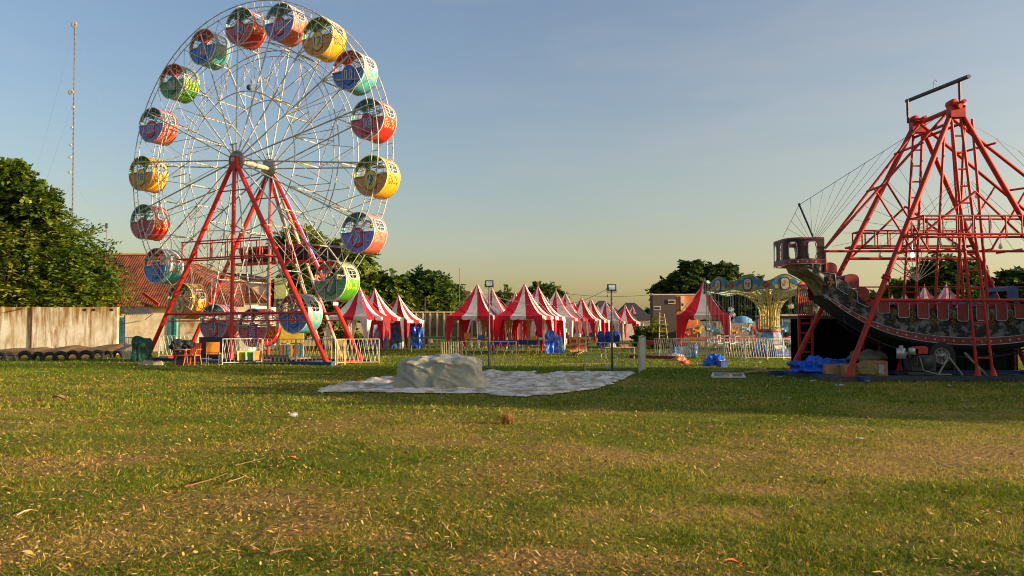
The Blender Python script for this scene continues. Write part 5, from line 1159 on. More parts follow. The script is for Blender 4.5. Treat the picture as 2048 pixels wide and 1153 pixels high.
# white board at the end of right barrier
a, b_ = P(1279, 748, 26.8), P(1288, 741, 28.6); a.z = b_.z = .06; mb = MB(); n_ = Vector((0, 0, 1.12))
mb.prism([a, b_, b_+n_, a+n_], (.03, -.005, 0)); single('white_board', mb, mat('board_white', (.30, .36, .36), .6), 'narrow white board standing edge-on at the end of the right barrier', 'board', a)
mb = MB(); mb.tube([a-Vector((.02, .03, .05)), a+n_*1.04], .02, 5); mb.tube([b_+Vector((.05, .02, -.05)), b_+n_*1.04+Vector((.05, .02, 0))], .02, 5); mb.tube([a+n_*1.04, b_+n_*1.04], .02, 5); single('board_frame', mb, YM, 'thin yellow frame around the white board', 'frame', a)
# ------------------------------------------------------------ small stuff on the lawn
heap('blue_tarpaulin_heap', 'crumpled blue tarpaulin heap in front of the swing ride', 'tarpaulin', 1430, 732, (.42, .35, .36), BLUE, 11, amp=.34, freq=2.6)
mb = MB(); g_ = G(1446, 735); mb.box((g_.x, g_.y, .11), (.26, .22, .22), rz=.2); mb.box((g_.x, g_.y, .235), (.28, .24, .03), rz=.2, mi=1); single('blue_crate', mb, [mat('crate_blue', (.02, .08, .35), .5), DBLUE], 'small blue box at the right end of the blue tarpaulin heap', 'box', g_)
heap('orange_bag', 'orange plastic bag, upper left of two on the lawn', 'bag', 1358, 722, (.36, .25, .14), mat('orange_plastic', (.75, .20, .06), .5, bump=.3), 12, amp=.3, group='orange bags on the lawn')
heap('orange_bag', 'small red-orange bag, lower right of two on the lawn', 'bag', 1369, 728, (.2, .16, .12), mat('redorange_plastic', (.75, .10, .05), .5, bump=.3), 14, amp=.3, group='orange bags on the lawn')
heap('white_sack', 'fat grey-white sack lying before the swing ride barriers', 'sack', 1352, 717, (.46, .3, .22), mat('sack_white', (.5, .5, .47), .7, bump=.2), 13, amp=.12, n=14)
t_ = 'blue drums behind the barriers'
for px, D, r, h, lb in ((1346, 41.2, .2, .5, 'small round blue drum above the white sack'), (1388, 40.6, .17, .72, 'tall blue drum behind the barrier, right of the sack')):
    p = P(px, HZ, D); mb = MB(); mb.lathe([(0, 0), (r, 0), (r, h*.3), (r*1.06, h*.33), (r, h*.36), (r, h*.66), (r*1.06, h*.69), (r, h*.72), (r*.96, h), (0, h)], (p.x, D, 0), 16); mb.lathe([(0, h+.05), (.05, h+.05), (.05, h)], (p.x+r*.5, D, 0), 8); single('blue_drum', mb, mat('drum_blue', (.03, .16, .5), .4), lb, 'drum', (p.x, D, 0), t_)
p = P(1370, HZ, 41.5); mb = MB(); mb.box((p.x, 41.5, .25), (.9, .5, .5)); mb.box((p.x, 41.5, .52), (.94, .54, .05)); single('plastic_tank', mb, mat('tank_pale', (.25, .42, .5), .4), 'pale blue plastic tank between the two drums', 'tank', (p.x, 41.5, 0))
mb = MB(); a, b_ = G(1262, 716), G(1362, 719); mb.bar(a+Vector((0, 0, .07)), b_+Vector((0, 0, .07)), .3, .14); single('red_beam', mb, mat('beam_red', (.22, .02, .02), .6), 'long dark red beam lying on the lawn before the red table', 'beam', a)
for i, (pa, pb, w, h) in enumerate((((1470, 753), (1530, 742), .09, .04), ((1480, 750), (1545, 748), .07, .03), ((1500, 747), (1562, 752), .08, .03), ((1510, 743), (1545, 751), .06, .03), ((1415, 745), (1470, 746), .04, .03), ((1153, 712), (1168, 704), .12, .05), ((1120, 731), (1225, 731), .06, .03))):
    a, b_ = G(*pa), G(*pb); mb = MB(); z = .05+.02*i*(i < 4); mb.bar(a+Vector((0, 0, z)), b_+Vector((0, 0, z+.03)), w, h); mb.box(a.lerp(b_, .3)+Vector((0, 0, z+h*.6)), (.12, w, .01))
    single('plank', mb, mat('plank_pale', (.42, .28, .15), .8), 'weathered plank on the lawn, '+['lowest of the pile left of the ship', 'second of the pile left of the ship', 'crossing the pile towards the ship', 'shortest piece of the pile left of the ship', 'thin strip behind the glass frame', 'tilted pale piece before the third tent', 'long thin strip behind the pale tarpaulin'][i], 'plank', a, 'planks lying on the lawn')
mb = MB(); c4 = [G(1424, 757), G(1490, 758), G(1484, 750), G(1427, 749)]
for i in range(4): mb.bar(c4[i]+Vector((0, 0, .04)), c4[(i+1) % 4]+Vector((0, 0, .04)), .06, .04)
fr = single('window_frame', mb, mat('frame_white', (.6, .58, .5), .6), 'white framed glass pane lying flat on the lawn', 'frame', c4[0]); mb = MB(); mb.prism([p+Vector((0, 0, .03)) for p in c4], (0, 0, .006)); mesh_obj('glass', mb, mat('flat_glass', (.10, .2, .2), .12, .2), fr)
# litter scraps
lit = [(600, 773, .10), (552, 765, .06), (474, 800, .06), (90, 747, .2), (1218, 741, .12), (1040, 716, .12), (1128, 713, .14), (1490, 727, .2), (1515, 728, .25), (1560, 757, .12), (1592, 749, .12), (1520, 742, .15), (1735, 766, .12), (1680, 775, .16), (1626, 765, .15), (1755, 763, .1), (1330, 731, .14), (1140, 716, .1), (940, 709, .12), (985, 705, .12), (770, 717, .2), (790, 712, .1), (700, 733, .1), (845, 706, .12), (1900, 775, .1), (1465, 770, .06), (1395, 764, .05), (1720, 884, .08), (1580, 800, .06), (628, 738, .1), (200, 745, .08), (1100, 706, .12), (1205, 718, .1), (1420, 722, .1), (1570, 722, .14)]
LWm = mat('paper_white', (.62, .62, .58), .7, var=.1)
wh = lambda px, py: ('near the left edge' if px < 300 else 'before the ferris wheel' if px < 780 else 'before the middle tents' if px < 1150 else 'right of the pale tarpaulin' if px < 1400 else 'left of the ship ride' if px < 1620 else 'in front of the ship ride')
for i, (px, py, s) in enumerate(lit):
    g_ = G(px, py); r_ = random.Random(i); mb = MB()
    mb.grid(lambda u, v: Vector((g_.x+(u-.5)*s*(1+.3*v), g_.y+(v-.5)*s*.7, .045+.35*s*abs(_ns.noise(Vector((u*2.3+i, v*2.3, i)))))), 5, 4)
    single('paper_scrap', mb, LWm, 'white scrap of litter on the grass '+wh(px, py), 'litter', g_, 'white litter '+wh(px, py))
g_ = G(587, 836); mb = MB(); M = Matrix.Translation(g_+Vector((0, 0, .05))) @ rotz(R(15)); mb.M = M; mb.lathe([(.028, -.06), (.045, .06), (.042, .06), (.026, -.055)], (0, 0, 0), 16, 0, 'X'); mb.tube([(.06, .045*math.cos(2*PI*k/14), .045*math.sin(2*PI*k/14)) for k in range(14)], .005, 4, closed=True); mb.M = Matrix.Identity(4)
single('plastic_cup', mb, mat('cup_clear', (.55, .58, .55), .2, trans=.5), 'clear plastic cup lying on its side in the grass', 'cup', g_)
# dry tuft
g_ = G(1015, 848); n = 1500; a = rng.random(n)*2*PI; el = rng.random(n)*1.25; l = .08+.13*rng.random(n); d = np.stack([np.cos(a)*np.sin(el), np.sin(a)*np.sin(el), np.cos(el)], 1); b0_ = np.stack([rng.normal(0, .035, n), rng.normal(0, .03, n), np.zeros(n)], 1); s = np.stack([-np.sin(a), np.cos(a), np.zeros(n)], 1)*.0035; V = np.stack([b0_-s, b0_+s, b0_+d*l[:, None]], 1).reshape(-1, 3)
o = fast_mesh('dry_grass_tuft', V, 3, leafmat('straw', (.20, .10, .03), (.40, .22, .06), (.55, .36, .14), .2), rng.random(n)); o.location = g_; tag(o, 'round dry brown grass tuft standing on the lawn', 'grass tuft')
for i, (pts, r, lb, c) in enumerate((([(368, 982), (400, 975), (425, 966), (452, 956)], .008, 'curved brown stick lying in the grass at the left', (.22, .10, .04)), ([(545, 1118), (555, 1090), (560, 1065), (552, 1040)], .004, 'thin bent twig in the near grass', (.3, .2, .1)), ([(470, 938), (500, 932), (530, 922)], .004, 'pale straight stick above the curved one', (.26, .18, .09)), ([(32, 1040), (48, 1034), (62, 1028)], .009, 'pale split stick near the left edge', (.55, .4, .24)), ([(1300, 1036), (1322, 1048)], .008, 'pinkish stick in the near grass on the right', (.5, .3, .22)), ([(540, 1118), (575, 1112), (600, 1110)], .006, 'short brown twig at the foot of the bent one', (.25, .13, .06)), ([(455, 972), (480, 966), (492, 958)], .006, 'short twig right of the curved stick', (.3, .18, .08)))):
    mb = MB(); P_ = [G(*p)+Vector((0, 0, .035+.01*(k % 2))) for k, p in enumerate(pts)]; mb.tube(P_, r, 6, r2=r*.6); mb.tube([P_[0], P_[0]+Vector((.03, .04, .02))], r*.5, 4); single('stick', mb, mat('stick_%d' % i, c, .9), lb, 'stick', P_[0], 'sticks in the grass')
for i, (px, py, s, c, lb) in enumerate(((587, 927, .055, (.7, .18, .08), 'orange-red leaf lying in the grass at the left middle'), (55, 1126, .05, (.6, .4, .12), 'big tan leaf in the bottom left corner'), (1468, 1143, .05, (.6, .12, .04), 'orange leaf at the bottom right'), (540, 1080, .03, (.65, .42, .08), 'yellow leaf beside the bent twig'), (592, 738*1+340, .03, (.55, .25, .06), 'brown-orange leaf right of the bent twig'), (120, 803, .16, (.3, .2, .1), 'crumpled brown leaf far left on the sunny lawn'))):
    g_ = G(px, py); mb = MB(); nn = 10; mb.grid(lambda u, v: Vector((g_.x+(u-.5)*2*s, g_.y+(v-.5)*s*1.1*math.sin(PI*min(max(u, .04), .96)), .05+.5*s*abs(v-.5)*1.2+.2*s*math.sin(u*5))), nn, 6); single('large_leaf', mb, mat('bigleaf_%d' % i, c, .6), lb, 'leaf', g_, 'large single leaves on the lawn')
# ------------------------------------------------------------ pirate ship ride
t = thing('ship_ride', 'red steel frame of the swinging ship ride with ladders and top bar', 'ship ride', (13.0, 23.8, 0)); SR = t
SHY = R(8)
ANF = Vector((12.98, 23.1, 7.95)); ANB = Vector((12.77, 24.9, 7.95))
def sp(nm, mb, m=DRED, par=None, label=None):
    o = mesh_obj(nm, mb, m, par or SR)
    if label: o['label'] = label
    return o
def leg(nm, a, b_, r=.078, collar=True):
    mb = MB(); a, b_ = Vector(a), Vector(b_); mb.tube([a, b_], r, 14); d = (b_-a).normalized()
    if collar:
        c = a.lerp(b_, .36); mb.tube([c-d*.03, c+d*.03], r*1.6, 14); mb.tube([c+d*.06, c+d*.09], r*1.45, 14)
    mb.box(a+Vector((0, 0, .0)), (.34, .3, .03)); sp(nm, mb); return
LF = {'f': (Vector((9.48, 22.7, .16)), Vector((17.0, 22.7, .16)), ANF), 'b': (Vector((8.85, 25.5, .16)), Vector((16.4, 25.5, .16)), ANB)}
for k, (a, b_, top) in LF.items():
    leg('frame_leg', a, top+Vector((-.12, 0, -.1))); leg('frame_leg', b_, top+Vector((.12, 0, -.1)))
    # inner vertical ladder
    bx = (a.x+b_.x)/2+(.13 if k == 'f' else -.1); B = Vector((bx, a.y, .16)); T = top+Vector((0, 0, -.35)); mb = MB(); w = .22
    mb.tube([B-Vector((w, 0, 0)), T-Vector((w*.62, 0, 0))], .042, 8); mb.tube([B+Vector((w, 0, 0)), T+Vector((w*.62, 0, 0))], .042, 8)
    n = 15
    for i in range(1, n): c = B.lerp(T, i/n); ww = w*(1-.38*i/n); mb.tube([c-Vector((ww, 0, 0)), c+Vector((ww, 0, 0))], .028, 6)
    for s in (-1, 1): mb.lathe([(.05, .22), (.10, .03), (.12, 0)], B+Vector((s*w, 0, 0)), 8)
    sp('ladder', mb)
    # bearing head
    mb = MB(); mb.box(top+Vector((0, 0, -.14)), (.42, .26, .34)); mb.lathe([(0, -.14), (.12, -.14), (.12, .14), (0, .14)], top+Vector((-.12, 0, .1)), 16, 0, 'Y'); mb.lathe([(0, -.13), (.10, -.13), (.10, .13), (0, .13)], top+Vector((.14, 0, .06)), 16, 0, 'Y'); mb.tube([top+Vector((.1, -.3, .12)), top+Vector((.1, .3, .12))], .05, 8); sp('bearing_head', mb)
    # post carrying the bar
    mb = MB(); q = top+Vector((.12 if k == 'f' else -.3, 0, 0)); zb_ = (P(1929, 157, q.y) if k == 'f' else P(1822, 200, q.y)).z; mb.tube([q, (q.x, q.y, zb_)], .035, 6); 
    for i in range(9): mb.tube([(q.x, q.y, 8.2+i*(zb_-8.3)/9), (q.x, q.y, 8.23+i*(zb_-8.3)/9)], .045, 6)
    sp('bar_post', mb, mat('post_maroon', (.10, .03, .03), .5))
# top connecting beams
mb = MB(); mb.tube([ANF+Vector((0, -.25, -.02)), ANB+Vector((0, .25, -.02))], .07, 10); mb.tube([ANF+Vector((-.2, 0, -.45)), ANB+Vector((-.1, 0, -.45))], .045, 8); mb.tube([ANF+Vector((.2, 0, -.45)), ANB+Vector((.25, 0, -.45))], .045, 8); sp('axle', mb)
mb = MB(); mb.tube([P(1938, 153, 22.6), P(1813, 203, 25.6)], .06, 12); sp('top_bar', mb, mat('bar_navy', (.03, .035, .07), .45), label='dark blue steel bar above the frame')
mb = MB(); c = P(1871, 178, 24.3); mb.tube([c+Vector((-.05, 0, 0)), c+Vector((-.05, 0, .22)), c+Vector((0, 0, .28)), c+Vector((.06, 0, .2)), c+Vector((.06, 0, 0))], .01, 5); sp('lifting_hook', mb, STEEL)
# horizontal beams
def hb(pts, r=.05, nm='crossbeam', m=DRED): mb = MB(); mb.tube(pts, r, 8); sp(nm, mb, m)
def legx(k, side, z):
    a = LF[k][side]; T = LF[k][2]; f = (z-.16)/(T.z-.16); return a.lerp(T, f)
for k in 'fb': 
    z = 2.3 if k == 'f' else 3.7
    hb([legx(k, 0, z), legx(k, 1, z)], .045)
mb = MB()
for k in 'fb':
    for i in range(5):
        pass
# guard rails of the two side platforms
def guard(k, z0, z1, off, n):
    mb = MB(); s = -1 if k == 'f' else 1
    for yo in (0, s*.7):
        A0, A1 = legx(k, 0, z0)+Vector((0, yo+off, 0)), legx(k, 1, z0)+Vector((0, yo+off, 0)); B0, B1 = legx(k, 0, z1)+Vector((0, yo+off, 0)), legx(k, 1, z1)+Vector((0, yo+off, 0))
        mb.tube([A0, A1], .035, 6); mb.tube([B0, B1], .03, 6)
        for i in range(n+1):
            x = B0.x+(B1.x-B0.x)*i/n; mb.tube([(x, A0.y, z0), (x, A0.y, z1)], .024, 6)
    for e in (0, 1):
        for z in (z0, z1): a = legx(k, e, z); mb.tube([a, a+Vector((0, s*.7+off, 0))], .03, 6)
    sp('guard_rail', mb)
guard('f', P(1815, 474, 22.85).z, P(1822, 438, 22.85).z, 0, 7); guard('b', P(1712, 493, 25.3).z, P(1722, 463, 25.3).z, 0, 8)
for k in 'fb':   # diagonal braces
    hb([legx(k, 0, 3.6), Vector(((LF[k][0].x+LF[k][1].x)/2, LF[k][0].y, 5.4))], .035); hb([legx(k, 1, 3.6), Vector(((LF[k][0].x+LF[k][1].x)/2, LF[k][0].y, 5.4))], .035)
# base beams
for k, y in (('f', 22.7), ('b', 25.5)):
    mb = MB(); x0 = LF[k][0].x; mb.box((x0+4.0, y, .08), (9.4, .26, .15)); sp('base_beam', mb, mat('base_steel', (.04, .045, .05), .6, var=.3) if k == 'f' else DBLUE)
mb = MB(); mb.bar((8.6, 25.7, .075), (9.9, 22.35, .075), .24, .15); sp('base_beam', mb, DBLUE)
mb = MB()
for i in range(6): x = 11+i*1.35; mb.bar((x-.2, 25.4, .06), (x+.25, 22.8, .06), .2, .11)
sp('floor_beam', mb, mat('beam_blue_grey', (.05, .08, .12), .6))
mb = MB(); mb.bar((14.6, 22.5, .07), (17.6, 20.4, .07), .22, .14); mb.bar((15.1, 22.5, .071), (18.2, 20.7, .071), .1, .1); sp('base_beam', mb, mat('base_steel', (.04, .045, .05)))
# boarding platform behind: posts with ladder at the left end
mb = MB(); xa, xb = P(1598, HZ, 26.3).x, P(1624, HZ, 26.3).x; zt = P(1600, 634, 26.3).z
for x in (xa, xb): mb.box((x, 26.3, zt/2), (.07, .07, zt))
for k in range(1, 6): mb.box(((xa+xb)/2, 26.3, zt*k/6+.1), (xb-xa, .04, .05))
sp('boarding_ladder', mb)
mb = MB(); mb.box((13.4, 27.2, zt), (8.0, 1.8, .08)); sp('boarding_deck', mb, mat('deck_dark', (.06, .03, .025), .7))
mb = MB()
for i in range(9): x = xa+i*1.0; mb.tube([(x, 26.35, zt), (x, 26.35, zt+.98)], .022, 5)
for z in (zt+.5, zt+.98): mb.tube([(xa, 26.35, z), (xa+8, 26.35, z)], .022, 5)
sp('deck_railing', mb)
mb = MB()
for i in range(7): x = xa+i*(xb-xa)/6; mb.tube([(x-.06, 26.2, zt+.05), (x+.08, 26.2, zt+1.0)], .012, 4); mb.tube([(x+.08, 26.2, zt+.05), (x-.06, 26.2, zt+1.0)], .012, 4)
mb.tube([(xa-.06, 26.2, zt+1.03), (xb+.1, 26.2, zt+1.03)], .035, 6); mb.tube([(xa-.06, 26.2, zt+.03), (xb+.1, 26.2, zt+.03)], .035, 6); sp('lattice_gate', mb, mat('gate_red', (.35, .05, .04), .5))
# dark enclosure panels under the deck
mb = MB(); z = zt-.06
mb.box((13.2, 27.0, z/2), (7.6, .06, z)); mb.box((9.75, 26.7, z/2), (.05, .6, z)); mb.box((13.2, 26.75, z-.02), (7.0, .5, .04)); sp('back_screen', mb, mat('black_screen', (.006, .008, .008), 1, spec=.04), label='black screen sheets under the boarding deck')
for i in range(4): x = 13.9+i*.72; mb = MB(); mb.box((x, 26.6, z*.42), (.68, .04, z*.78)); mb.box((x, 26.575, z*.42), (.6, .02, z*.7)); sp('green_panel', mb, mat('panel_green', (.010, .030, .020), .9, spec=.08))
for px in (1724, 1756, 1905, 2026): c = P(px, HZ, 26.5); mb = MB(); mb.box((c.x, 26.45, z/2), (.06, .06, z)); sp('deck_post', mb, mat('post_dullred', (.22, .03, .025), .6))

# ---- the ship itself ----
shp = thing('pirate_ship', 'black swinging pirate ship with red seats, starred trim and high stern castle', 'ship', (13.0, 24.0, .8)); 
YN, YF = 23.45, 24.75      # near and far side planes at the centre
def spx(px, py, D=23.45): return P(px, py, D)
def sk(p, D=23.45): return Vector((p.x, D, p.z))
def hs(nm, mb, m, par=None, label=None):
    o = mesh_obj(nm, mb, m, par or shp)
    if label: o['label'] = label
    return o
HULLM = mat('hull_black', (.012, .013, .014), .55, col2=(.17, .17, .16), scale=4.5, mix=(.40, .52), detail=3, spec=.3)
TRIM = mat('trim_red', (.20, .014, .018), .45); WL = mat('line_white', (.42, .42, .40), .5); KEEL = mat('keel_dark', (.02, .021, .022), .6)
# lower trim curve, from bow to the centre, mirrored
low = [(1647, 592), (1665, 607), (1690, 628), (1717, 645), (1745, 661), (1776, 674), (1810, 684), (1850, 692), (1895, 697), (1947, 699)]
trim = [(1648, 590), (1672, 603), (1700, 621), (1728, 636), (1757, 648), (1790, 659), (1830, 667), (1875, 673), (1920, 676), (1947, 677)]
gun = [(1648, 543), (1670, 545), (1673, 556), (1697, 565), (1716, 590), (1740, 614), (1760, 618), (1800, 618), (1860, 618), (1947, 618)]
CXS = spx(1947, 600).x
def mir(l): 
    L_ = [spx(*p) for p in l]; R_ = [Vector((2*CXS-p.x, p.y, p.z)) for p in L_[:-1]][::-1]; return L_+R_
lowP, triP, gunP = mir(low), mir(trim), mir(gun)
def resample(Pn, n):
    d = [0]
    for a, b in zip(Pn[:-1], Pn[1:]): d.append(d[-1]+abs(b.x-a.x)+1e-6)
    out = []
    for i in range(n+1):
        s = d[-1]*i/n; k = 0
        while k < len(d)-2 and d[k+1] < s: k += 1
        f = (s-d[k])/(d[k+1]-d[k]); out.append(Pn[k].lerp(Pn[k+1], f))
    return out
def wid(x):  # half width offset: hull narrows a bit towards the ends
    u = abs(x-CXS)/5.6; return .68*(1-.16*u**2)
YC = 24.12
N_ = 96
# sample all three curves at common x
xs_ = np.linspace(triP[0].x, triP[-1].x, N_+1)
def zat(Pn, xs): return np.interp(xs, [p.x for p in Pn], [p.z for p in Pn])
zt_, zl_ = zat(triP, xs_), zat(lowP, xs_)
# stepped gunwale: seat steps near the ends, scalloped line elsewhere
zg_ = zat(gunP, xs_)
def side_mb(sy):
    mb = MB()
    for i in range(N_):
        a, b = xs_[i], xs_[i+1]; ya, yb = YC+sy*wid(a), YC+sy*wid(b)
        mb.quad((a, ya, zt_[i]), (b, yb, zt_[i+1]), (b, yb, zg_[i+1]), (a, ya, zg_[i]))
    return mb
for sy in (-1, 1):
    hull = MB(); m_ = side_mb(sy); inn = side_mb(sy*.94); hull.add(m_.v, m_.f, 0); hull.add(inn.v, inn.f, 1)
    for i in range(N_):
        a, b = xs_[i], xs_[i+1]; hull.quad((a, YC+sy*wid(a), zg_[i]), (b, YC+sy*wid(b), zg_[i+1]), (b, YC+sy*.94*wid(b), zg_[i+1]), (a, YC+sy*.94*wid(a), zg_[i]), mi=0)
    hs('hull_side', hull, [HULLM, TRIM])
# trim band with stars
mb = MB()
def star(c, r, nrm=-1, mi=2):
    vs_ = [Vector((c.x+(r if k % 2 == 0 else r*.42)*math.sin(k*PI/5), c.y, c.z+(r if k % 2 == 0 else r*.42)*math.cos(k*PI/5))) for k in range(10)]
    mb.add([c]+vs_, [(0, k+1, (k+1) % 10+1) for k in range(10)], mi)
bandh = (zt_-zl_)*.62
for sy in (-1, 1):
    for i in range(N_):
        a, b = xs_[i], xs_[i+1]; ya, yb = YC+sy*(wid(a)+.03), YC+sy*(wid(b)+.03)
        mb.quad((a, ya, zt_[i]-bandh[i]), (b, yb, zt_[i+1]-bandh[i+1]), (b, yb, zt_[i+1]), (a, ya, zt_[i]))
    for zz in (zt_, zt_-bandh): mb.tube([(xs_[i], YC+sy*(wid(xs_[i])+.035), zz[i]) for i in range(0, N_+1, 2)], .012, 4, mi=1)
    for i in range(2, N_, 3): star(Vector((xs_[i], YC+sy*(wid(xs_[i])+.042), zt_[i]-bandh[i]/2)), .045)
hs('trim_band', mb, [TRIM, WL, mat('star_pink', (.55, .35, .33), .5)])
# keel: rounded bottom
mb = MB()
def kfn(u, v):
    i = u*N_; x = np.interp(i, range(N_+1), xs_); z0 = np.interp(i, range(N_+1), zt_-bandh); zb = np.interp(i, range(N_+1), zl_)-.12*(1-abs(2*u-1)**2)
    a = PI*v; return Vector((x, YC-math.cos(a)*wid(x)*1.0, z0+(zb-z0)*math.sin(a)**.8))
mb.grid(kfn, N_, 14); hs('keel', mb, KEEL)
# truss rail under the keel
mb = MB(); pr = [Vector((xs_[i], YC-.35, zl_[i]-.13-.12*(1-abs(2*i/N_-1)**2))) for i in range(8, N_-7, 4)]
mb.tube(pr, .03, 6); mb.tube([p+Vector((0, .5, 0)) for p in pr], .03, 6)
for p in pr[::2]: mb.tube([p, p+Vector((0, 0, .16))], .015, 4)
hs('keel_rail', mb, DARK)
# deck floor
mb = MB(); fl = np.maximum(zt_-.02, 0)
for i in range(N_):
    a, b = xs_[i], xs_[i+1]; mb.quad((a, YC-wid(a)*.93, zt_[i]-.02), (b, YC-wid(b)*.93, zt_[i+1]-.02), (b, YC+wid(b)*.93, zt_[i+1]-.02), (a, YC+wid(a)*.93, zt_[i]-.02))
hs('deck_floor', mb, mat('deck_maroon', (.12, .02, .02), .6))
# seats: domed backs rising above the gunwale
SEAT = mat('seat_red', (.28, .016, .02), .5, var=.2); SEATB = mat('seat_blue', (.02, .09, .2), .5)
def seat(x, z, w=.46, h=.42, m=SEAT, lab=None):
    mb = MB(); y0, y1 = YC-.58, YC+.58; n = 10
    def prof(k): a = PI*k/n; return Vector((math.cos(a)*w/2, 0, h-.12+.14*math.sin(a)))
    pl = [Vector((w/2, 0, 0))]+[prof(k) for k in range(n+1)]+[Vector((-w/2, 0, 0))]
    for y in (YC-.60, YC+.52): mb.prism([Vector((x, y, z))+p for p in pl], (0, .08, 0))
    mb.grid(lambda u, v: Vector((x, YC-.58+u*1.16, z))+prof(v*n)*.97, 6, n); mb.box((x, YC, z+.1), (w, 1.1, .06))
    return hs('bench_seat', mb, m, None, lab)
for px, py, m in ((1662, 545, SEAT), (1706, 568, SEAT), (1727, 595, SEAT)):
    p = spx(px, py); seat(p.x, p.z-.12, .42, .40, m); q = 2*CXS-p.x; seat(q, p.z-.12, .42, .40, m)
for px, m in ((1745, SEAT), (1768, SEAT), (1805, SEAT), (1825, SEAT), (1863, SEAT), (1897, SEAT), (1945, SEATB), (1996, SEAT), (2020, SEAT)):
    p = spx(px, 606); seat(p.x, p.z-.26, .34, .34, m)
p = spx(2030, 590); seat(p.x, p.z-.25, .30, .50, SEATB, 'tall blue rounded seat back')
# red cut-out panels with white piping along the side
for i, (xa_, xb_, yt, yb_) in enumerate(((1755, 1779, 606, 627), (1795, 1818, 606, 636), (1834, 1857, 607, 638), (1873, 1896, 608, 641), (1913, 1936, 609, 643), (1951, 1975, 609, 642), (1990, 2013, 609, 642), (2028, 2051, 608, 638), (2067, 2090, 606, 632))):
    A, B = spx(xa_, yt), spx(xb_, yb_); y = lambda x: YC-wid(x)-.02; mb = MB(); r = .07; w = B.x-A.x; cx = (A.x+B.x)/2; yy2 = y(cx)
    pl = [Vector((A.x, yy2, A.z)), Vector((A.x, yy2, B.z+r))]+[Vector((A.x+r-r*math.cos(k*PI/8), yy2, B.z+r-r*math.sin(k*PI/8))) for k in range(1, 4)]+[Vector((A.x+r, yy2, B.z)), Vector((B.x-r, yy2, B.z))]+[Vector((B.x-r+r*math.sin(k*PI/8), yy2, B.z+r-r*math.cos(k*PI/8))) for k in range(1, 4)]+[Vector((B.x, yy2, B.z+r)), Vector((B.x, yy2, A.z))]
    mb.prism(pl, (0, .03, 0)); mb.tube([p+Vector((0, -.01, 0)) for p in pl], .013, 5, mi=1); hs('cutout_panel', mb, [mat('panel_red', (.24, .014, .018), .45), WL])
# gold figures between the panels
GOLD = mat('gold_paint', (.22, .12, .035), .6, col2=(.05, .03, .015), scale=14, mix=(.42, .55), spec=.2)
def fleur(c, s, par=None):
    mb = MB()
    def d(x, z, rx, rz_): mb.prism([c+Vector((s*(x+rx*math.cos(k*PI/5)), 0, s*(z+rz_*math.sin(k*PI/5)))) for k in range(10)], (0, .015, 0))
    d(0, .80, .06, .20); d(-.12, .66, .09, .12); d(.13, .60, .10, .12); d(.02, .42, .17, .10); d(-.26, .34, .10, .16); d(.27, .30, .10, .17); d(0, .12, .10, .22); d(-.15, -.02, .08, .12); d(.17, -.10, .09, .12); d(-.04, -.32, .14, .12); d(.05, -.62, .07, .20); d(-.2, -.42, .10, .07); d(.22, -.46, .10, .07)
    return hs('gold_figure', mb, GOLD)
for px, py, s in ((1662, 572, .30), (1703, 596, .28), (1786, 632, .26), (1824, 636, .27), (1865, 640, .28), (1905, 642, .27), (1983, 643, .27), (2021, 641, .28), (2060, 638, .28)):
    c = spx(px, py); c.y = YC-wid(c.x)-.035; fleur(c, s)
# white outline of the stepped gunwale
mb = MB(); pts = [Vector((p.x, YC-wid(p.x)-.012, p.z)) for p in [spx(*q) for q in ((1648, 545), (1671, 548), (1674, 576), (1696, 590), (1697, 575), (1714, 582), (1716, 606), (1738, 615))]]; mb.tube(pts, .014, 5)
hs('white_piping', mb, WL)
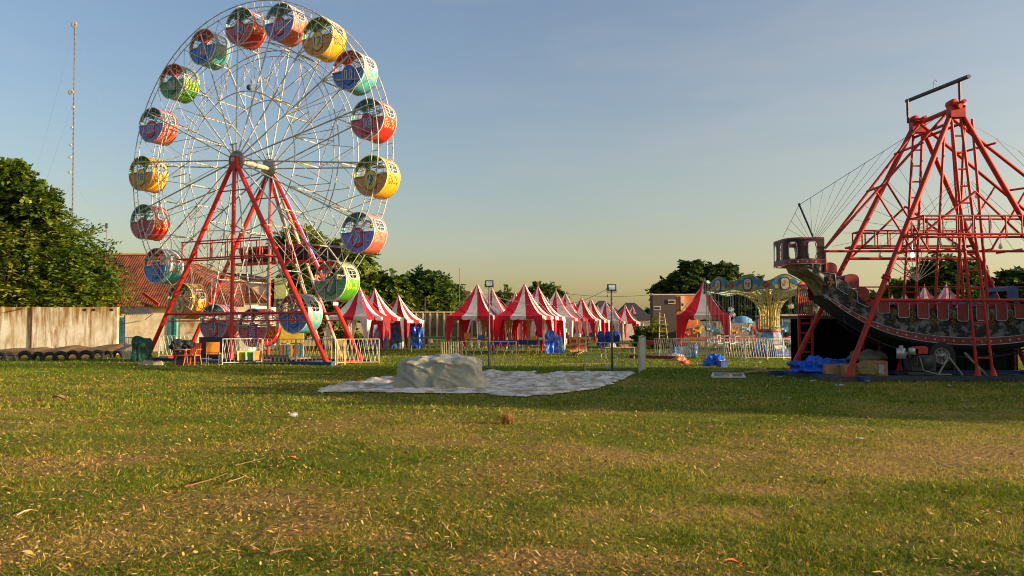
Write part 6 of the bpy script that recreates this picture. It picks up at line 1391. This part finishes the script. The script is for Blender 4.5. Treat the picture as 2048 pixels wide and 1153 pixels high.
# curved bow plate and stern castle -----------------------------------
def castle(mirror=False):
    X = lambda x: 2*CXS-x if mirror else x
    sgn = -1 if mirror else 1
    # castle plan: rounded box around the bow end
    x_in = spx(1644, 500).x; x_out = spx(1572, 500).x; zt0 = spx(1600, 475, 23.3).z; zb0 = spx(1600, 529, 23.3).z; hw = .86
    plan = [(x_in, -hw)]+[(x_out+.48-.48*math.sin(k*PI/12)*1.0, -hw+.48*(1-math.cos(k*PI/12))*1.0) for k in range(0, 7)]
    plan += [(x, -y) for x, y in plan[::-1]]
    # dense plan polyline with arc length
    pts = [Vector((X(x), YC+y, 0)) for x, y in plan]; dense = []
    for a, b in zip(pts[:-1], pts[1:]):
        n = max(1, int((b-a).length/.04)); dense += [a.lerp(b, k/n) for k in range(n)]
    dense.append(pts[-1]); arc = [0]
    for a, b in zip(dense[:-1], dense[1:]): arc.append(arc[-1]+(b-a).length)
    tot = arc[-1]; H_ = zt0-zb0
    wins = [(.36, .52), (.92, .52), (tot/2-.28, .52), (tot/2+.28, .52), (tot-.92, .52), (tot-.36, .52)]
    outm, lines = MB(), MB(); nz = 18
    def ptat(s, z): 
        k = min(np.searchsorted(arc, s), len(arc)-1); k = max(k, 1); f = (s-arc[k-1])/(arc[k]-arc[k-1]+1e-9); p = dense[k-1].lerp(dense[k], f); fl_ = 1+.05*(z)
        return Vector((p.x, p.y, zb0+H_*z))
    ns = int(tot/.045)
    for i in range(ns):
        for j in range(nz):
            s0, s1 = tot*i/ns, tot*(i+1)/ns; z0, z1 = j/nz, (j+1)/nz; sm, zm = (s0+s1)/2, (z0+z1)/2
            if any(abs((sm-w[0])/.115)**4+abs((zm-w[1])/.30)**4 < 1 for w in wins): continue
            outm.quad(ptat(s0, z0), ptat(s1, z0), ptat(s1, z1), ptat(s0, z1), mi=1 if zm < .17 else (2 if zm > .93 else 0))
    hs('castle_wall', outm, [mat('castle_brown', (.022, .010, .011), .5, spec=.3, col2=(.045, .018, .018), scale=2), TRIM, mat('castle_rim', (.22, .03, .03), .5)])
    for w in wins:
        loop = []
        for k in range(24):
            a = 2*PI*k/24; c, s = math.cos(a), math.sin(a); loop.append(ptat(min(max(w[0]+.125*math.copysign(abs(c)**.5, c), 0), tot), w[1]+.32*math.copysign(abs(s)**.5, s)))
        lines.tube(loop, .016, 5, closed=True)
    for z in (.18, .02): lines.tube([ptat(tot*i/60, z) for i in range(61)], .010, 4)
    hs('porthole_rim', lines, mat('porthole_grey', (.33, .30, .31), .5))
    st_ = MB(); global mb; old = mb; mb = st_
    for i in range(3, 40, 3):
        p = ptat(tot*i/40, .1); star(p+Vector((0, -.012 if p.y < YC else .012, 0)), .035, mi=0)
    mb = old; hs('castle_stars', st_, mat('star_pink', (.55, .35, .33)))
    roof = MB(); roof.add([ptat(tot*i/40, 1.0) for i in range(41)], [tuple(range(41))]); roof.tube([ptat(tot*i/60, 1.0) for i in range(61)], .03, 6)
    # bow plate: swept surface from castle bottom down to the hull end
    prof = [(1556, 531), (1563, 545), (1580, 553), (1597, 563), (1609, 577), (1618, 592), (1632, 601), (1648, 598)]
    pf = [spx(a, b, YC) for a, b in prof]
    bow = MB()
    def bfn(u, v):
        s = v*(len(pf)-1); k = min(int(s), len(pf)-2); p = pf[k].lerp(pf[k+1], s-k); hw2 = hw*(1-.30*min(1, v*1.1)); c = 2*u-1
        x = p.x+.20*c*c*(1-v)+.02; return Vector((X(x+.30), YC+c*hw2, p.z+.02*c*c))
    bow.grid(bfn, 14, 28); hs('bow_plate', bow, [mat('bow_olive', (.24, .19, .10), .6, col2=(.12, .09, .06), scale=2, mix=(.4, .55))])
    ins = MB()
    def ifn(u, v):
        q = bfn(.22+.56*u, .30+.42*v); return q+Vector((-.02*sgn, 0, -.015))
    ins.grid(ifn, 6, 10); hs('bow_panel', ins, mat('bow_panel_green', (.07, .10, .055), .6, col2=(.26, .20, .08), scale=4, mix=(.5, .6)))
    red_ = MB(); red_.grid(lambda u, v: bfn(u, .74+.14*v)+Vector((-.018*sgn, 0, -.02)), 10, 6); hs('bow_band', red_, mat('band_dullred', (.34, .06, .035), .6))
    # side cheek between castle, bow plate and hull
    for sy in (-1, 1):
        ch = MB(); top = [spx(1600, 531, YC-.7), spx(1644, 533, YC-.7)]
        N2 = 16
        for i in range(N2):
            v0, v1 = i/N2, (i+1)/N2
            a, b = bfn(0 if sy < 0 else 1, v0), bfn(0 if sy < 0 else 1, v1)
            xe = X(spx(1648, 560).x+.02); zc = lambda v: zb0+(spx(1648, 598, YC-.7).z-zb0)*v
            ch.quad(a, b, Vector((xe, YC+sy*wid(xe), zc(v1))), Vector((xe, YC+sy*wid(xe), zc(v0))))
        hs('bow_cheek', ch, HULLM)
castle(False)
castle(True)
# hanging frame from the axle to both ends, and rails along the ship
SF = MB()
for yy3, ap in ((YC-.62, ANF+Vector((-.1, .35, -.1))), (YC+.62, ANB+Vector((-.1, -.35, -.1)))):
    e = P(1650, 497, yy3); SF.tube([(e.x, yy3, e.z), (ap.x, ap.y, ap.z)], .04, 8); SF.tube([(e.x-.02, yy3, e.z-.05), (e.x, yy3, P(1648, 545, yy3).z)], .05, 8)
    e2 = Vector((2*CXS-e.x, yy3, e.z)); SF.tube([e2, ap], .05, 8); SF.tube([e2, (e2.x, yy3, e2.z-.8)], .05, 8)
    z = P(1660, 503, yy3).z; SF.tube([(e.x, yy3, z), (e2.x, yy3, z)], .036, 8)
    for dx in (-.45, .45): SF.tube([(CXS+dx, yy3, spx(1947, 612).z), (CXS+dx*.25, ap.y, ap.z-.15)], .042, 8)
    for dx in (-2.9, -1.55, 1.55, 2.9): pass
    m0 = Vector(e).lerp(ap, .5); SF.tube([m0, (m0.x+1.25, yy3, z)], .03, 6); m1 = e2.lerp(ap, .5); SF.tube([m1, (m1.x-1.25, yy3, z)], .03, 6)
for u in (.15, .45, .75):
    a = P(1650, 497, YC-.62).lerp(ANF, u); b = P(1650, 497, YC+.62).lerp(ANB, u); SF.tube([(a.x, a.y, a.z), (b.x, b.y, b.z)], .035, 6)
    e_a, e_b = P(1650, 497, YC-.62), P(1650, 497, YC+.62); e_a.x = 2*CXS-e_a.x; e_b.x = 2*CXS-e_b.x; SF.tube([e_a.lerp(ANF, u), e_b.lerp(ANB, u)], .035, 6)
for dx in (-1.5, -.6, .6, 1.5): SF.tube([(CXS+dx, YC-.62, P(1660, 503, YC).z), (CXS+dx, YC+.62, P(1660, 503, YC).z)], .03, 6)
hs('hanging_frame', SF, DRED)
# rigging: spar with fan of light strings
s0, s1 = P(1626, 474, YC), P(1598.5, 410, YC); mb = MB(); mb.tube([s0, s1], .03, 6); mb.lathe([(0, -.05), (.05, 0), (0, .07)], s1, 8); mb.tube([(2*CXS-s0.x, s0.y, s0.z), (2*CXS-s1.x, s1.y, s1.z)], .03, 6); hs('spar', mb, mat('spar_dark', (.03, .035, .05), .5))
mb = MB(); ap = ANF+Vector((-.2, .4, -.1)); RIG = mat('rigging', (.16, .15, .13), .6)
for sg in (0, 1):
    M_ = lambda p: Vector((2*CXS-p.x, p.y, p.z)) if sg else Vector(p)
    mb.tube([M_(s1), ap+Vector((.3*sg, 0, 0))], .009, 3); mb.tube([M_(s1), M_(P(1566, 474, YC))], .008, 3)
    for u in (.08, .17, .26, .36, .47, .60, .74): q = M_(s1).lerp(ap+Vector((.3*sg, 0, 0)), u); mb.tube([q, M_(P(1622+u*22, 476, YC))], .006, 3)
    for k, u in enumerate((.25, .5, .75)): q = s1.lerp(P(1566, 474, YC), u); mb.tube([M_(q), M_(P(1618-k*6, 475, YC))], .006, 3)
for i in range(10):    # fan of strings between the frame and the ship rail
    x = CXS-2.6+i*.58; mb.cable((x, YC-.3, P(1660, 503, YC).z), (CXS+(i-4.5)*.06, YC-.3, 5.9), .05, .007, 3, 5)
for i in range(8): mb.cable((P(1650+i*22, 497, YC).x, YC-.55, P(1650, 497-i*26, YC).z), (CXS+.3, YC-.3, 5.2-.35*i), .12, .006, 3, 8)
hs('rigging', mb, RIG)
for i in range(12): 
    a = 2*PI*i/12; 
mb = MB(); c0 = Vector((spx(1856, 558).x, YC, spx(1856, 560).z))
for i in range(11): a = R(-62+i*12.4); mb.tube([c0, c0+Vector((1.0*math.sin(a), 0, 1.05*math.cos(a)))], .012, 4)
hs('fan_rods', mb, mat('rod_cream', (.5, .45, .33), .5))
# bulbs hanging over the deck
for i, (px, py, em) in enumerate(((1761, 511, 0), (1825, 511, 3), (2001, 494, 0), (1880, 487, 0), (1953, 393, 0))):
    c = P(px, py, 24.0); mb = MB(); mb.lathe([(0, -.07), (.05, -.05), (.06, 0), (.03, .06), (.03, .1), (0, .1)], c, 12); mb.tube([c+Vector((0, 0, .08)), c+Vector((0, 0, .4))], .006, 3)
    single('hanging_bulb', mb, mat('bulb_lit' if em else 'bulb_grey2', (.8, .78, .7), .3, emit=em), ['unlit bulb left of the lit one, over the bow of the ship', 'lit white bulb hanging over the front of the ship', 'shaded bulb at the right, over the ship', 'small bulb between the red ladders', 'highest round bulb, right of the tall ladder'][i], 'bulb', c, 'hanging bulbs')
# lamp on the wheel's right leg
c = P(672, 608, 34.8); mb = MB(); mb.box(c, (.24, .1, .16)); mb.box(c+Vector((0, -.056, 0)), (.2, .01, .12), mi=1); mb.tube([c+Vector((0, 0, .1)), c+Vector((-.15, 0, .35))], .015, 4); single('wheel_lamp', mb, [DARK, mat('lamp_lit', (.9, .85, .7), .3, emit=3)], 'lit square lamp at the right leg of the wheel', 'lamp', c)
# engine and drive tyre under the ship
t = thing('diesel_engine', 'grimy diesel engine with red tank under the ship', 'engine', P(1822, HZ, 23.45)*1); t.location = (P(1822, HZ, 23.45).x, 23.45, .1); EN = t
ex = t.location.x; EY = 23.45
mb = MB(); mb.box((ex+.25, 23.5, .5), (.7, .5, .45)); mb.box((ex-.05, 23.4, .78), (.3, .3, .25)); mb.lathe([(0, -.28), (.2, -.28), (.2, -.2), (0, -.2)], (ex+.35, 23.5, .5), 16, 0, 'Y'); mb.box((ex+.25, 23.5, .2), (.9, .5, .08))
for k in range(6): mb.box((ex-.05+.04*k, 23.22, .55), (.02, .1, .3))
mesh_obj('block', mb, mat('engine_grime', (.07, .07, .065), .6, .3), EN)
mb = MB(); mb.box((ex+.2, 23.4, .86), (.36, .3, .2)); mb.box((ex+.2, 23.4, .97), (.3, .24, .02)); mesh_obj('fuel_tank', mb, mat('tank_red', (.50, .03, .02), .5), EN)
mb = MB(); mb.lathe([(0, 0), (.13, 0), (.13, .3), (.06, .32), (.06, .38), (0, .38)], (ex-.38, 23.3, .62), 12); mb.tube([(ex-.3, 23.3, .75), (ex-.1, 23.3, .8)], .06, 8); mb.lathe([(0, 0), (.1, 0), (.1, .2), (0, .2)], (ex-.12, 23.2, .74), 12); mesh_obj('air_filter', mb, mat('filter_steel', (.5, .5, .45), .4, .5), EN)
mb = MB(); mb.tube([(ex+.1, 23.2, .7), (ex+.15, 23.1, .3), (ex+.5, 23.0, .18), (ex+.9, 23.0, .18)], .02, 6); mesh_obj('hose', mb, mat('hose_pale', (.3, .3, .28), .5), EN)
c = P(1880, 712, 23.5); t = thing('drive_tyre', 'black rubber drive wheel with steel rim under the ship', 'tyre', c); mb = MB(); mb.lathe([(.24, -.12), (.36, -.13), (.40, -.09), (.41, 0), (.40, .09), (.36, .13), (.24, .12)], c, 28, 0, 'Y')
for k in range(32): a = 2*PI*k/32; mb.box((c.x+.405*math.cos(a), c.y, c.z+.405*math.sin(a)), (.02, .2, .03), ry=-a)
mesh_obj('tyre', mb, BLACK, t)
mb = MB(); mb.lathe([(.25, -.1), (.22, -.12), (.2, -.05), (.08, -.04), (.07, -.12), (0, -.12)], c, 20, 0, 'Y')
for k in range(8): a = 2*PI*k/8; mb.bar((c.x+.06*math.cos(a), c.y-.08, c.z+.06*math.sin(a)), (c.x+.22*math.cos(a), c.y-.09, c.z+.22*math.sin(a)), .03, .02)
mesh_obj('rim', mb, mat('rim_steel', (.32, .32, .32), .4, .6), t)
mb = MB(); mb.bar((c.x+.1, c.y-.25, c.z), (c.x+.5, c.y-.25, .15), .05); mb.bar((c.x+.1, c.y-.25, c.z), (c.x-.2, c.y-.25, .15), .05); mb.bar((c.x+.55, c.y-.3, c.z+.1), (c.x+1.1, c.y-.5, .12), .06); mesh_obj('stand', mb, STEEL, t)
# boxes and tarpaulins
p = P(1650, HZ, 24.2)
single('blue_tarpaulin', blob((P(1642, HZ, 24.6).x, 24.6, .22), (.80, .42, .36), 21, amp=.30, freq=2.4, n=22), BLUE, 'bright blue tarpaulin heaped on the base beam of the ship ride', 'tarpaulin', (P(1642, HZ, 24.6).x, 24.6, 0))
CARD = mat('cardboard', (.36, .20, .09), .8, var=.2)
def carton(px, D, w, d, h, lb, z=.12, rz=0, white=False):
    x = P(px, HZ, D).x; mb = MB(); mb.box((x, D, z+h/2), (w, d, h), rz=rz); mb.box((x, D, z+h+.006), (w*.98, .06, .008), rz=rz, mi=1)
    if white: mb.box((x-.12, D-d/2-.006, z+h*.45), (.09, .01, h*.55), mi=2); mb.box((x+.12, D-d/2-.006, z+h*.45), (.15, .01, h*.6), mi=2)
    single('cardboard_box', mb, [CARD, mat('tape_tan', (.42, .28, .14), .5), WL], lb, 'box', (x, D, 0), 'cartons under the ship')
carton(1665, 24.1, .62, .5, .30, 'flat brown carton half under the blue tarpaulin')
carton(1697, 23.8, .5, .5, .32, 'brown carton behind the front leg of the ship ride', rz=.1)
carton(1745, 23.7, .62, .5, .42, 'orange-brown carton with white labels under the khaki cover', white=True)
x = P(1722, HZ, 23.9).x; mb = MB(); mb.box((x, 23.6, .3), (.45, .4, .34), rz=.1); single('khaki_sack', blob((x, 23.6, .2), (.30, .26, .30), 31, amp=.12, pw=.6), mat('khaki', (.25, .19, .05), .8, bump=.3), 'olive khaki sack between the cartons', 'sack', (x, 23.6, 0))
x = P(1735, HZ, 24.2).x; single('khaki_cover', blob((x, 24.3, .55), (.55, .4, .28), 32, amp=.2), mat('khaki_grey', (.14, .12, .08), .85, bump=.4), 'grey-brown cover lying over the cartons under the ship', 'cover', (x, 24.3, 0))
